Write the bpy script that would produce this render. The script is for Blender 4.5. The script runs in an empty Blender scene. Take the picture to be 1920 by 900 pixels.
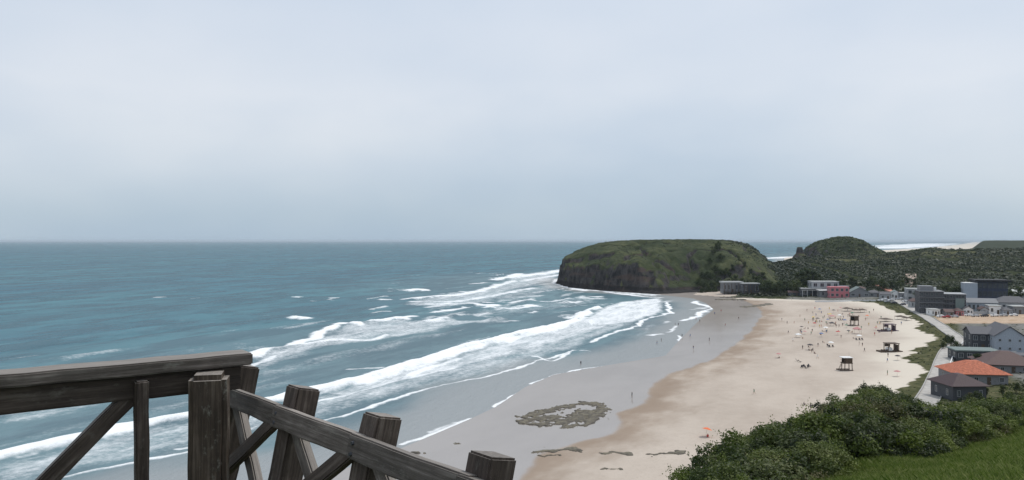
import bpy, bmesh, math, random
import numpy as np
from mathutils import Vector, Matrix

random.seed(7)
rng = np.random.default_rng(11)
R = math.radians
scene = bpy.context.scene
C = scene.collection

# ------------------------------------------------------------------ camera
EYE, F, HZ = 45.0, 1450.0, 451.5            # eye height (m), focal length and horizon row in photo pixels
cam = bpy.data.cameras.new('camera')
cam.sensor_width = 36.0
cam.lens = F / 1920 * 36.0
cam.shift_y = (HZ - 450.0) / 1920.0
cam.clip_start, cam.clip_end = 0.1, 200000.0
camo = bpy.data.objects.new('camera', cam)
camo.location = (0, 0, EYE)
camo.rotation_euler = (R(90), 0, 0)
C.objects.link(camo)
scene.camera = camo

# ------------------------------------------------------------------ sky and sun
SUN_EL, SUN_AZ = R(60), R(58)               # azimuth clockwise from +Y (view direction)
world = bpy.data.worlds.new('World')
scene.world = world
world.use_nodes = True
nt = world.node_tree
nt.nodes.clear()
N = nt.nodes.new
L = nt.links.new
wo = N('ShaderNodeOutputWorld')
bg = N('ShaderNodeBackground')
bg.inputs['Strength'].default_value = 0.1
sky = N('ShaderNodeTexSky')
sky.sky_type = 'NISHITA'
sky.sun_disc = False
sky.sun_elevation = SUN_EL
sky.sun_rotation = SUN_AZ
sky.dust_density = 3.0
tc = N('ShaderNodeTexCoord')
sep = N('ShaderNodeSeparateXYZ')
L(tc.outputs['Generated'], sep.inputs[0])
veil = N('ShaderNodeValToRGB')              # thin overcast: paler with height, hazy blue-grey at the horizon
els = veil.color_ramp.elements
els[0].position, els[0].color = 0.0, (0.480, 0.590, 0.695, 1)
els[1].position, els[1].color = 1.0, (0.68, 0.74, 0.83, 1)
for p, c in ((0.03, (0.515, 0.620, 0.712, 1)), (0.10, (0.625, 0.705, 0.795, 1)), (0.19, (0.735, 0.790, 0.865, 1)), (0.32, (0.67, 0.745, 0.85, 1))):
    e = els.new(p)
    e.color = c
mp = N('ShaderNodeMapping')
mp.inputs['Scale'].default_value = (1.0, 1.0, 2.2)
mp.inputs['Location'].default_value = (0.35, 0.1, 0.45)
L(tc.outputs['Generated'], mp.inputs[0])
nz = N('ShaderNodeTexNoise')
nz.inputs['Scale'].default_value = 2.3
nz.inputs['Detail'].default_value = 5.0
nz.inputs['Roughness'].default_value = 0.45
L(mp.outputs[0], nz.inputs[0])
addz = N('ShaderNodeMath')
addz.operation = 'MULTIPLY_ADD'
addz.inputs[1].default_value = 0.9
addz.inputs[2].default_value = 0.55
L(nz.outputs[0], addz.inputs[0])
mulz = N('ShaderNodeMath')
mulz.operation = 'MULTIPLY'
L(sep.outputs['Z'], mulz.inputs[0])
L(addz.outputs[0], mulz.inputs[1])
L(mulz.outputs[0], veil.inputs[0])
tint = N('ShaderNodeMix')
tint.data_type = 'RGBA'
tint.blend_type = 'MULTIPLY'
tint.inputs[0].default_value = 1.0
cr = N('ShaderNodeValToRGB')
cr.color_ramp.elements[0].position, cr.color_ramp.elements[0].color = 0.33, (8.7, 9.2, 9.75, 1)
cr.color_ramp.elements[1].position, cr.color_ramp.elements[1].color = 0.66, (10.9, 10.7, 10.5, 1)
L(nz.outputs[0], cr.inputs[0])
L(veil.outputs[0], tint.inputs[6])
L(cr.outputs[0], tint.inputs[7])
mixs = N('ShaderNodeMix')
mixs.data_type = 'RGBA'
mixs.inputs[0].default_value = 0.90
L(sky.outputs[0], mixs.inputs[6])
L(tint.outputs[2], mixs.inputs[7])
L(mixs.outputs[2], bg.inputs[0])
L(bg.outputs[0], wo.inputs[0])

sun = bpy.data.lights.new('sun', 'SUN')
sun.energy = 2.0
sun.angle = R(10)
sun.color = (1.0, 0.955, 0.89)
suno = bpy.data.objects.new('sun', sun)
sd = Vector((math.sin(SUN_AZ) * math.cos(SUN_EL), math.cos(SUN_AZ) * math.cos(SUN_EL), math.sin(SUN_EL)))
suno.rotation_euler = (-sd).to_track_quat('-Z', 'Y').to_euler()
suno.location = (60, 60, 140)
C.objects.link(suno)

scene.view_settings.view_transform = 'Standard'
scene.view_settings.look = 'None'
scene.view_settings.exposure = 0.0
scene.view_settings.gamma = 1.0
scene.cycles.max_bounces = 6
scene.cycles.diffuse_bounces = 2
scene.cycles.glossy_bounces = 2
scene.cycles.transparent_max_bounces = 8
scene.cycles.volume_bounces = 0
scene.cycles.use_denoising = True
scene.cycles.volume_step_rate = 10

# ------------------------------------------------------------------ helpers
def P(px, py, z=0.0):
    """Point of the plane at height z that the photo pixel looks at."""
    d = (EYE - z) * F / (py - HZ)
    return ((px - 960) / F * d, d)

def PL(pts, z=0.0):
    return np.array([P(a, b, z) for a, b in pts])

def hash2(ix, iy, seed):
    h = (ix.astype(np.int64) * 374761393 + iy.astype(np.int64) * 668265263 + seed * 974634777) & 0x7fffffff
    h = ((h ^ (h >> 13)) * 1274126177) & 0x7fffffff
    return ((h ^ (h >> 16)) & 0xffff) / 65535.0

def vnoise(x, y, seed=0):
    ix, iy = np.floor(x), np.floor(y)
    fx, fy = x - ix, y - iy
    fx, fy = fx * fx * (3 - 2 * fx), fy * fy * (3 - 2 * fy)
    a, b = hash2(ix, iy, seed), hash2(ix + 1, iy, seed)
    c, d = hash2(ix, iy + 1, seed), hash2(ix + 1, iy + 1, seed)
    return (a + (b - a) * fx) * (1 - fy) + (c + (d - c) * fx) * fy

def fbm(x, y, seed=0, oct=4):
    s, amp, tot = 0, 1.0, 0
    for o in range(oct):
        s = s + amp * vnoise(x * 2 ** o, y * 2 ** o, seed + o)
        tot += amp
        amp *= 0.5
    return s / tot

def sstep(a, b, x):
    t = np.clip((x - a) / (b - a), 0, 1)
    return t * t * (3 - 2 * t)

def seg_dist(X, Y, pl, closed=False):
    """Distance to a polyline, and arc position 0..1."""
    best = np.full(X.shape, 1e12)
    n = len(pl)
    for i in range(n if closed else n - 1):
        ax, ay = pl[i]
        bx, by = pl[(i + 1) % n]
        dx, dy = bx - ax, by - ay
        t = np.clip(((X - ax) * dx + (Y - ay) * dy) / (dx * dx + dy * dy + 1e-9), 0, 1)
        best = np.minimum(best, (X - ax - t * dx) ** 2 + (Y - ay - t * dy) ** 2)
    return np.sqrt(best)

def inside(X, Y, poly):
    r = np.zeros(X.shape, bool)
    n = len(poly)
    for i in range(n):
        ax, ay = poly[i]
        bx, by = poly[(i + 1) % n]
        if ay == by:
            continue
        c = ((ay > Y) != (by > Y)) & (X < (bx - ax) * (Y - ay) / (by - ay) + ax)
        r ^= c
    return r

def smooth_line(pts, n=4):
    """Catmull-Rom resampling of a polyline."""
    p = np.vstack([2 * pts[0] - pts[1], pts, 2 * pts[-1] - pts[-2]])
    out = []
    for i in range(1, len(p) - 2):
        for k in range(n):
            t = k / n
            a, b, c, d = p[i - 1], p[i], p[i + 1], p[i + 2]
            out.append(0.5 * (2 * b + (c - a) * t + (2 * a - 5 * b + 4 * c - d) * t * t + (3 * b - a - 3 * c + d) * t ** 3))
    out.append(p[-2])
    return np.array(out)

def tag(o, label=None, cat=None, group=None, kind=None):
    if label: o['label'] = label
    if cat: o['category'] = cat
    if group: o['group'] = group
    if kind: o['kind'] = kind
    return o

def link(name, me, mats=(), parent=None, loc=None, rot=None):
    if not isinstance(mats, (list, tuple)):
        mats = [mats]
    if not me.materials:
        for m in mats:
            me.materials.append(m)
    o = bpy.data.objects.new(name, me)
    C.objects.link(o)
    if parent is not None: o.parent = parent
    if loc is not None: o.location = loc
    if rot is not None: o.rotation_euler = rot
    return o

def empty(name, loc, rz=0.0):
    o = bpy.data.objects.new(name, None)
    o.empty_display_size = 0.2
    C.objects.link(o)
    o.location = loc
    o.rotation_euler = (0, 0, rz)
    return o

def copy_tree(o, parent=None):
    c = o.copy()
    C.objects.link(c)
    c.parent = parent
    for ch in [k for k in o.children]:
        copy_tree(ch, c)
    return c

def grid_mesh(name, X, Y, Z, attrs=None, keep=None, smooth=True):
    r, c = X.shape
    co = np.stack([X, Y, Z], -1).reshape(-1, 3).astype(np.float32)
    idx = np.arange(r * c).reshape(r, c)
    q = np.stack([idx[:-1, :-1], idx[:-1, 1:], idx[1:, 1:], idx[1:, :-1]], -1).reshape(-1, 4)
    if keep is not None:
        kf = keep.reshape(-1)
        q = q[kf[q].any(1)]
        used = np.zeros(r * c, bool)
        used[q.ravel()] = True
        remap = np.cumsum(used) - 1
        co = co[used]
        q = remap[q]
        if attrs: attrs = {k: v.reshape(-1)[used] for k, v in attrs.items()}
    me = bpy.data.meshes.new(name)
    me.vertices.add(len(co))
    me.vertices.foreach_set('co', co.ravel())
    me.loops.add(len(q) * 4)
    me.loops.foreach_set('vertex_index', q.ravel().astype(np.int32))
    me.polygons.add(len(q))
    me.polygons.foreach_set('loop_start', np.arange(0, len(q) * 4, 4, dtype=np.int32))
    me.polygons.foreach_set('loop_total', np.full(len(q), 4, np.int32))
    me.update(calc_edges=True)
    me.polygons.foreach_set('use_smooth', np.full(len(q), smooth))
    for k, v in (attrs or {}).items():
        a = me.attributes.new(k, 'FLOAT', 'POINT')
        a.data.foreach_set('value', np.asarray(v, np.float32).ravel())
    return me

def poly_mesh(name, co, faces, smooth=False):
    me = bpy.data.meshes.new(name)
    me.from_pydata([tuple(v) for v in co], [], [tuple(f) for f in faces])
    me.update()
    if smooth:
        me.polygons.foreach_set('use_smooth', np.ones(len(me.polygons), bool))
    return me

def quads_mesh(name, V, attrs=None):
    """V: (n,4,3) separate quads."""
    n = len(V)
    me = bpy.data.meshes.new(name)
    me.vertices.add(n * 4)
    me.vertices.foreach_set('co', V.astype(np.float32).ravel())
    me.loops.add(n * 4)
    me.loops.foreach_set('vertex_index', np.arange(n * 4, dtype=np.int32))
    me.polygons.add(n)
    me.polygons.foreach_set('loop_start', np.arange(0, n * 4, 4, dtype=np.int32))
    me.polygons.foreach_set('loop_total', np.full(n, 4, np.int32))
    me.update(calc_edges=True)
    for k, v in (attrs or {}).items():
        a = me.attributes.new(k, 'FLOAT', 'POINT')
        a.data.foreach_set('value', np.repeat(np.asarray(v, np.float32), 4))
    return me

class MB:
    """Collects boxes, bars and prisms into one mesh."""
    def __init__(self):
        self.v, self.f = [], []
    def add(self, vs, fs):
        o = len(self.v)
        self.v += [tuple(v) for v in vs]
        self.f += [tuple(i + o for i in f) for f in fs]
        return self
    def box(self, x0, x1, y0, y1, z0, z1):
        vs = [(x, y, z) for z in (z0, z1) for x, y in ((x0, y0), (x1, y0), (x1, y1), (x0, y1))]
        return self.add(vs, [(3, 2, 1, 0), (4, 5, 6, 7), (0, 1, 5, 4), (1, 2, 6, 5), (2, 3, 7, 6), (3, 0, 4, 7)])
    def bar(self, a, b, w, h=None):
        h = h or w
        a, b = Vector(a), Vector(b)
        d = (b - a).normalized()
        up = Vector((0, 0, 1)) if abs(d.z) < 0.95 else Vector((0, 1, 0))
        s = d.cross(up).normalized() * (w / 2)
        u = s.cross(d).normalized() * (h / 2)
        vs = [p + i * s + j * u for p in (a, b) for i, j in ((-1, -1), (1, -1), (1, 1), (-1, 1))]
        return self.add(vs, [(3, 2, 1, 0), (4, 5, 6, 7), (0, 1, 5, 4), (1, 2, 6, 5), (2, 3, 7, 6), (3, 0, 4, 7)])
    def tube(self, a, b, r0, r1=None, n=8):
        r1 = r0 if r1 is None else r1
        a, b = Vector(a), Vector(b)
        d = (b - a).normalized()
        up = Vector((0, 0, 1)) if abs(d.z) < 0.95 else Vector((0, 1, 0))
        s = d.cross(up).normalized()
        u = s.cross(d)
        vs = [p + (s * math.cos(k * 2 * math.pi / n) + u * math.sin(k * 2 * math.pi / n)) * r for p, r in ((a, r0), (b, r1)) for k in range(n)]
        fs = [(k, (k + 1) % n, n + (k + 1) % n, n + k) for k in range(n)]
        fs += [tuple(range(n - 1, -1, -1)), tuple(range(n, 2 * n))]
        return self.add(vs, fs)
    def mesh(self, name):
        me = poly_mesh(name, self.v, self.f)
        return me
    def build(self, name, mat, parent=None, bevel=0.0):
        me = self.mesh(name)
        if bevel:
            bm = bmesh.new()
            bm.from_mesh(me)
            bmesh.ops.bevel(bm, geom=bm.edges[:], offset=bevel, segments=1, affect='EDGES', clamp_overlap=True)
            bm.to_mesh(me)
            bm.free()
        return link(name, me, mat, parent)

# ------------------------------------------------------------------ materials
def mat_new(name):
    m = bpy.data.materials.new(name)
    m.use_nodes = True
    t = m.node_tree
    t.nodes.clear()
    o = t.nodes.new('ShaderNodeOutputMaterial')
    return m, t, o

def nd(t, kind, **kw):
    n = t.nodes.new('ShaderNode' + kind)
    for k, v in kw.items():
        if k in n.inputs.keys():
            n.inputs[k].default_value = v
        else:
            setattr(n, k, v)
    return n

def ramp(t, fac, stops):
    n = nd(t, 'ValToRGB')
    e = n.color_ramp.elements
    e[0].position, e[0].color = stops[0][0], (*stops[0][1], 1)
    e[1].position, e[1].color = stops[-1][0], (*stops[-1][1], 1)
    for p, c in stops[1:-1]:
        x = e.new(p)
        x.color = (*c, 1)
    t.links.new(fac, n.inputs[0])
    return n.outputs[0]

def mixc(t, fac, a, b, blend='MIX'):
    n = nd(t, 'Mix', data_type='RGBA', blend_type=blend)
    for sock, v in ((n.inputs[0], fac), (n.inputs[6], a), (n.inputs[7], b)):
        if isinstance(v, (int, float)):
            sock.default_value = v
        elif isinstance(v, (tuple, list)):
            sock.default_value = (*v, 1)
        else:
            t.links.new(v, sock)
    return n.outputs[2]

def math_(t, op, a, b=0.0, c=0.0, clamp=False):
    n = nd(t, 'Math', operation=op, use_clamp=clamp)
    for i, v in enumerate((a, b, c)):
        if isinstance(v, (int, float)):
            n.inputs[i].default_value = v
        else:
            t.links.new(v, n.inputs[i])
    return n.outputs[0]

def maprange(t, v, a, b, c=0.0, d=1.0):
    n = nd(t, 'MapRange', interpolation_type='SMOOTHSTEP')
    for i, q in enumerate((a, b, c, d)):
        n.inputs[i + 1].default_value = q
    t.links.new(v, n.inputs[0])
    return n.outputs[0]

def noise(t, vec, scale, detail=4.0, rough=0.55, stretch=None, rot=0.0):
    if stretch is not None:
        m = nd(t, 'Mapping')
        m.inputs['Rotation'].default_value = (0, 0, rot)
        t.links.new(vec, m.inputs[0])
        m2 = nd(t, 'Mapping')
        m2.inputs['Scale'].default_value = stretch
        t.links.new(m.outputs[0], m2.inputs[0])
        vec = m2.outputs[0]
    n = nd(t, 'TexNoise', Scale=scale, Detail=detail, Roughness=rough)
    t.links.new(vec, n.inputs['Vector'])
    return n.outputs[0]

def attr(t, name):
    n = nd(t, 'Attribute', attribute_name=name)
    return n.outputs['Fac']

def objpos(t):
    return nd(t, 'TexCoord').outputs['Object']

def worldpos(t):
    return nd(t, 'NewGeometry').outputs['Position']

def plain(name, col, rough=0.7, vary=0.18, scale=3.0, metal=0.0, spec=0.3, bump=0.0):
    """Plain procedural paint / plaster / cloth with slight mottling."""
    m, t, o = mat_new(name)
    b = nd(t, 'BsdfPrincipled', Roughness=rough, Metallic=metal)
    b.inputs['Specular IOR Level'].default_value = spec
    n = noise(t, objpos(t), scale, 5.0, 0.6)
    lo = tuple(c * (1 - vary) for c in col)
    hi = tuple(min(1, c * (1 + vary)) for c in col)
    t.links.new(ramp(t, n, [(0.3, lo), (0.7, hi)]), b.inputs['Base Color'])
    if bump:
        bp = nd(t, 'Bump', Strength=bump, Distance=0.02)
        t.links.new(n, bp.inputs['Height'])
        t.links.new(bp.outputs[0], b.inputs['Normal'])
    t.links.new(b.outputs[0], o.inputs[0])
    return m

M = {}
for nm, col, kw in (
    ('white_paint', (0.74, 0.74, 0.73), {}), ('grey_paint', (0.36, 0.37, 0.38), {}), ('dark_grey', (0.060, 0.064, 0.072), {}),
    ('mid_grey', (0.20, 0.205, 0.215), {}), ('blue_grey', (0.33, 0.37, 0.42), {}), ('navy', (0.035, 0.045, 0.075), {}),
    ('slate_roof', (0.105, 0.105, 0.115), {}), ('light_roof', (0.40, 0.41, 0.40), {}), ('teal_roof', (0.17, 0.21, 0.20), {}),
    ('brown_roof', (0.105, 0.065, 0.06), {}), ('dark_brown_roof', (0.065, 0.042, 0.045), {}), ('pink', (0.50, 0.17, 0.19), {}),
    ('red', (0.48, 0.06, 0.05), {}), ('orange_cloth', (0.75, 0.17, 0.06), {}), ('white_cloth', (0.82, 0.82, 0.80), {}),
    ('blue_cloth', (0.06, 0.14, 0.33), {}), ('dark_cloth', (0.05, 0.045, 0.05), {}), ('green_cloth', (0.06, 0.20, 0.12), {}),
    ('yellow_cloth', (0.70, 0.48, 0.08), {}), ('rose_cloth', (0.52, 0.25, 0.24), {}), ('purple_cloth', (0.10, 0.068, 0.09), {}),
    ('brown_wood', (0.085, 0.06, 0.042), {}), ('pale_wood', (0.30, 0.25, 0.19), {}), ('skin', (0.42, 0.24, 0.16), {}),
    ('skin_dark', (0.20, 0.11, 0.075), {}), ('hair', (0.02, 0.015, 0.012), {}), ('black', (0.018, 0.018, 0.02), {}),
    ('car_silver', (0.42, 0.43, 0.45), dict(rough=0.3, spec=0.6)), ('car_white', (0.75, 0.75, 0.75), dict(rough=0.3, spec=0.6)),
    ('car_dark', (0.035, 0.037, 0.045), dict(rough=0.3, spec=0.6)), ('car_red', (0.33, 0.03, 0.03), dict(rough=0.3, spec=0.6)),
    ('rubber', (0.02, 0.02, 0.02), {}), ('concrete', (0.36, 0.35, 0.33), dict(bump=0.3)), ('trunk', (0.09, 0.075, 0.06), {}),
):
    M[nm] = plain(nm, col, **kw)

def glass_mat():
    m, t, o = mat_new('window_glass')
    b = nd(t, 'BsdfPrincipled', Roughness=0.08)
    b.inputs['Base Color'].default_value = (0.03, 0.037, 0.045, 1)
    b.inputs['Specular IOR Level'].default_value = 0.8
    n = noise(t, objpos(t), 0.7, 1.0)
    t.links.new(ramp(t, n, [(0.35, (0.02, 0.026, 0.033)), (0.65, (0.06, 0.07, 0.08))]), b.inputs['Base Color'])
    t.links.new(b.outputs[0], o.inputs[0])
    return m
M['glass'] = glass_mat()

def wood_mat(name, c0, c1, c2, lichen=0.0):
    """Weathered timber; grain runs along the local X axis of each piece."""
    m, t, o = mat_new(name)
    b = nd(t, 'BsdfPrincipled')
    b.inputs['Specular IOR Level'].default_value = 0.25
    info = nd(t, 'ObjectInfo')
    off = nd(t, 'VectorMath', operation='ADD')
    t.links.new(objpos(t), off.inputs[0])
    cmb = nd(t, 'CombineXYZ')
    t.links.new(math_(t, 'MULTIPLY', info.outputs['Random'], 40.0), cmb.inputs[0])
    t.links.new(math_(t, 'MULTIPLY', info.outputs['Random'], 17.0), cmb.inputs[1])
    t.links.new(cmb.outputs[0], off.inputs[1])
    v = off.outputs[0]
    g = noise(t, v, 3.0, 7.0, 0.65, stretch=(1.0, 22.0, 22.0))
    big = noise(t, v, 6.0, 4.0, 0.6)
    col = ramp(t, g, [(0.30, c0), (0.52, c1), (0.78, c2)])
    col = mixc(t, maprange(t, big, 0.38, 0.68), mixc(t, 0.5, col, c0), col)
    if lichen:
        l = noise(t, v, 15.0, 7.0, 0.75, stretch=(0.5, 1.0, 1.0))
        col = mixc(t, math_(t, 'MULTIPLY', maprange(t, l, 0.54, 0.74), lichen), col, (0.28, 0.27, 0.23))
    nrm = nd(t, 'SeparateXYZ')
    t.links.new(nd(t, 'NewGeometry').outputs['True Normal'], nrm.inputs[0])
    col = mixc(t, math_(t, 'MULTIPLY', maprange(t, nrm.outputs[2], 0.25, 0.8), maprange(t, g, 0.25, 0.75, 0.35, 0.8)), col, (0.30, 0.275, 0.25))  # upward faces painted paler: grey bleach, and the lit tops put into colour
    vn = math_(t, 'MULTIPLY_ADD', info.outputs['Random'], 0.5, 0.85)
    vv = nd(t, 'HueSaturation')
    t.links.new(vn, vv.inputs['Value'])
    t.links.new(col, vv.inputs['Color'])
    t.links.new(vv.outputs[0], b.inputs['Base Color'])
    t.links.new(maprange(t, g, 0.2, 0.8, 0.6, 0.9), b.inputs['Roughness'])
    bp = nd(t, 'Bump', Strength=0.8, Distance=0.006)
    t.links.new(math_(t, 'ADD', g, math_(t, 'MULTIPLY', big, 0.5)), bp.inputs['Height'])
    t.links.new(bp.outputs[0], b.inputs['Normal'])
    t.links.new(b.outputs[0], o.inputs[0])
    return m
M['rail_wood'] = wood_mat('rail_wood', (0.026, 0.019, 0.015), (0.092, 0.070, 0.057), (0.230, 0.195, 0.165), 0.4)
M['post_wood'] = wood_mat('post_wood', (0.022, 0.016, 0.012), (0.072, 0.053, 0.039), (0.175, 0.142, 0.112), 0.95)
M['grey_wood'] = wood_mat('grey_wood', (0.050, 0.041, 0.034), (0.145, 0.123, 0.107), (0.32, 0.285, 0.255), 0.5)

# ------------------------------------------------------------------ the lie of the land
COAST = np.array([(-400, -300), (-250, -50), (-160, 40), (-100, 95), (-55, 135), (-31, 155), (-23, 170), (-10.8, 195), (-4.3, 210),
    (4, 238), (14, 260), (33.6, 279), (60, 303), (74, 345), (88, 386), (110, 450), (132, 506), (140, 560), (141, 604), (122, 648), (82, 697),
    (60, 745), (49, 820), (56, 905), (110, 965), (200, 990), (300, 1015), (380, 1085), (460, 1300), (600, 1700), (720, 2050), (1500, 3350),
    (2500, 4700), (5200, 9000), (30000, 50000)], float)
LAND = np.vstack([COAST, [(90000, 50000), (90000, -3000), (-400, -3000)]])
DRY = smooth_line(PL([(955, 925), (985, 880), (1010, 852), (1070, 834), (1148, 815), (1166, 792), (1153, 776), (1195, 764), (1216, 750), (1216, 731),
    (1248, 706), (1290, 690), (1340, 670), (1378, 646), (1402, 626), (1422, 600), (1428, 585), (1412, 572), (1395, 563)], 0.5), 5)
DRYP = np.vstack([[(0, 60)], DRY, [(170, 610), (150, 640), (250, 900), (330, 1100), (700, 2100), (1450, 3400), (28000, 48000), (90000, 48000), (90000, -3000), (0, -3000)]])

def coast_s(X, Y):
    d = seg_dist(X, Y, COAST)
    return np.where(inside(X, Y, LAND), d, -d)

RIDGE_PX = np.array([-9000, 1380, 1420, 1445, 1485, 1515, 1600, 1660, 1690, 1740, 1780, 1850, 1920, 2300, 9000])
RIDGE_Z = np.array([0, 0, 12, 19, 23, 23, 22, 25, 26.5, 31, 27, 28, 28, 26, 20])
def land_z(X, Y, S=None):
    if S is None: S = coast_s(X, Y)
    z = np.where(S < 0, np.maximum(0.035 * S, -3.0), 0)
    z = z + 1.4 * np.clip(S / 75, 0, 1) + 1.6 * sstep(75, 125, S) + 1.0 * sstep(125, 200, S)
    rough = (fbm(X / 14, Y / 14, 5, 3) - 0.5) * 1.1 * sstep(80, 115, S) * (1 - sstep(125, 170, S)) + (fbm(X / 9, Y / 9, 8, 3) - 0.5) * 0.16 * sstep(5, 50, S)
    z = z + rough
    d = np.hypot(X, Y)
    px = 960 + F * X / np.maximum(Y, 1.0)
    ridge = np.interp(px, RIDGE_PX, RIDGE_Z) * sstep(590, 1020, Y) * (1 - sstep(1080, 1350, Y)) * (Y > 0)
    z = z + ridge * (0.86 + 0.28 * fbm(X / 60, Y / 60, 21, 3)) * sstep(20, 90, S)
    z = z + 7 * sstep(300, 700, S) * sstep(2000, 4000, Y) * fbm(X / 400, Y / 900, 31, 3)
    far = sstep(0.588, 0.612, X / np.maximum(Y, 1.0)) * sstep(2300, 2900, Y) * (1 - sstep(3300, 4300, Y))
    z = z + (35 + 8 * fbm(X / 120, Y / 200, 33, 3)) * far
    return z

HX = np.array([-4000, 1180, 1240, 1300, 1370, 1480, 1560, 1650, 1740, 1920, 2400, 9000.])
HS = np.array([0.50, 0.46, 0.345, 0.292, 0.265, 0.250, 0.224, 0.196, 0.226, 0.203, 0.19, 0.12])
HD = np.array([8, 8, 20, 32, 45, 60, 72, 85, 72, 62, 60, 60.])
def hill_parts(X, Y):
    d = np.maximum(Y, 0.7071 * np.hypot(X, Y))
    px = np.where(Y > 0.15 * np.abs(X), 960 + F * X / np.maximum(Y, 1e-3), np.where(X > 0, 9000, -4000))
    px = np.clip(px, -4000, 9000)
    s = np.interp(px, HX, HS)
    D = np.interp(px, HX, HD)
    return d, px, s, D
def hill_z(X, Y):
    X, Y = np.asarray(X, float), np.asarray(Y, float)
    d, px, s, D = hill_parts(X, Y)
    a = s + 0.1 / D
    z0 = np.where(px < 1210, 3.2, 0.0)
    a0 = np.where(px > 1400, np.interp(px, [1400, 1490, 1920, 2400], [0.26, 0.236, 0.206, 0.19]), a)
    a = a0 + (a - a0) * sstep(16, 46, d)
    drop = 1.6 + a * np.clip(d - z0, 0, None).clip(0, D) + 0.62 * np.clip(d - D, 0, None)
    back = sstep(0.0, 12.0, -Y)
    drop = drop * (1 - back) + (1.6 + 0.03 * d) * back
    n = (fbm(X / 5 + 30, Y / 5, 41, 3) - 0.5) * 0.5 * sstep(6, 20, d)
    return EYE - drop + n

# ------------------------------------------------------------------ sea
def px_rows(y0, y1, step):
    return np.arange(y0, y1, step)
rows = np.concatenate([[452.05, 452.25, 452.5, 452.8, 453.2, 453.7], px_rows(454.3, 470, 0.6), px_rows(470, 905, 0.9), [925, 960, 1010, 1100, 1300]])
cols = np.concatenate([np.arange(-2600, -60, 60), np.arange(-60, 1360, 2.6), np.arange(1360, 2200, 8)])
PXg, PYg = np.meshgrid(cols, rows)
Dg = EYE * F / (PYg - HZ)
SX, SY = (PXg - 960) / F * Dg, Dg
SS = coast_s(SX, SY)

foam = np.zeros_like(SX)
wa = 0.55 + 0.45 * sstep(150, 500, SY)      # ragged, meandering foam edges
WX = SX + wa * (9 * (fbm(SX / 26, SY / 40, 151, 3) - 0.5) + 4.0 * (fbm(SX / 5, SY / 8, 153, 3) - 0.5))
WY = SY + wa * (14 * (fbm(SX / 26 + 5, SY / 40, 155, 3) - 0.5) + 6.0 * (fbm(SX / 5 + 5, SY / 8, 157, 3) - 0.5))
WM = 0.45 + 1.1 * fbm(SX / 9, SY / 14, 159, 3)   # breaks the width of every line
lift = np.zeros_like(SX)
def stroke(px_pts, w, level, hgt=0.0, back=None):
    """A breaking crest or swash line traced on the sea plane; w in metres."""
    global foam, lift
    pl = smooth_line(PL(px_pts), 4)
    pad = 70
    m = (SX > pl[:, 0].min() - pad) & (SX < pl[:, 0].max() + pad) & (SY > pl[:, 1].min() - pad) & (SY < pl[:, 1].max() + pad)
    if not m.any(): return
    d = seg_dist(WX[m], WY[m], pl)
    ww = w * WM[m]
    foam[m] = np.maximum(foam[m], level * (0.72 + 0.36 * WM[m]) * (1 - sstep(0.15 * ww, 1.7 * ww, d)))
    if hgt:
        lift[m] = np.maximum(lift[m], hgt * np.exp(-(d / (w * 0.8)) ** 2))
def patch(px_pts, level, soft=5.0):
    """A sheet of foam lying behind a bore."""
    global foam
    poly = PL(px_pts)
    m = (SX > poly[:, 0].min() - 40) & (SX < poly[:, 0].max() + 40) & (SY > poly[:, 1].min() - 60) & (SY < poly[:, 1].max() + 60)
    d = seg_dist(WX[m], WY[m], poly, True)
    d = np.where(inside(WX[m], WY[m], poly), d, -d)
    foam[m] = np.maximum(foam[m], level * sstep(-soft * 0.4, soft, d))

MAIN = [(-60, 880), (0, 862), (90, 838), (170, 820), (250, 801), (340, 787), (430, 770), (520, 752), (600, 731), (680, 711), (770, 684), (860, 656), (950, 634), (1040, 611), (1090, 592), (1122, 577)]
FRONT = [(1122, 577), (1160, 565), (1238, 556), (1254, 566), (1256, 588), (1216, 600), (1190, 614), (1150, 629), (1112, 640), (1100, 656), (1072, 657), (1042, 670), (1008, 676), (960, 692), (870, 714), (760, 744), (640, 780), (520, 806), (420, 832), (340, 850), (230, 872), (120, 895), (0, 930), (-60, 950)]
patch(MAIN + FRONT, 0.55, 10)
patch([(1120, 580), (1160, 566), (1238, 558), (1252, 566), (1252, 588), (1200, 604), (1120, 612), (1080, 605)], 0.84, 6)
patch([(600, 735), (770, 690), (950, 640), (1090, 598), (1180, 600), (1100, 630), (960, 668), (800, 710), (640, 755)], 0.72, 6)
stroke(MAIN, 3.4, 1.05, 1.5)
stroke([(680, 716), (770, 690), (860, 661), (950, 639), (1040, 617), (1095, 596)], 5.0, 0.95, 0.5)
stroke([(590, 752), (660, 738), (760, 712), (850, 690)], 1.3, 0.8)
stroke([(760, 712), (800, 690), (860, 672)], 2.6, 0.9, 0.3)
stroke([(1256, 566), (1256, 588), (1216, 600), (1190, 614), (1150, 629), (1110, 641)], 1.6, 0.97, 0.15)
stroke([(1100, 657), (1072, 657), (1042, 670), (1008, 676), (985, 685), (960, 692), (870, 714), (760, 744), (640, 781)], 0.9, 0.9, 0.12)
stroke([(640, 781), (520, 806), (420, 832), (340, 850), (230, 872), (120, 895)], 0.8, 0.8, 0.12)
stroke([(1005, 668), (1040, 676), (1076, 655)], 0.8, 0.9)
stroke([(1140, 548), (1200, 556), (1240, 558)], 3.0, 0.9)
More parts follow.
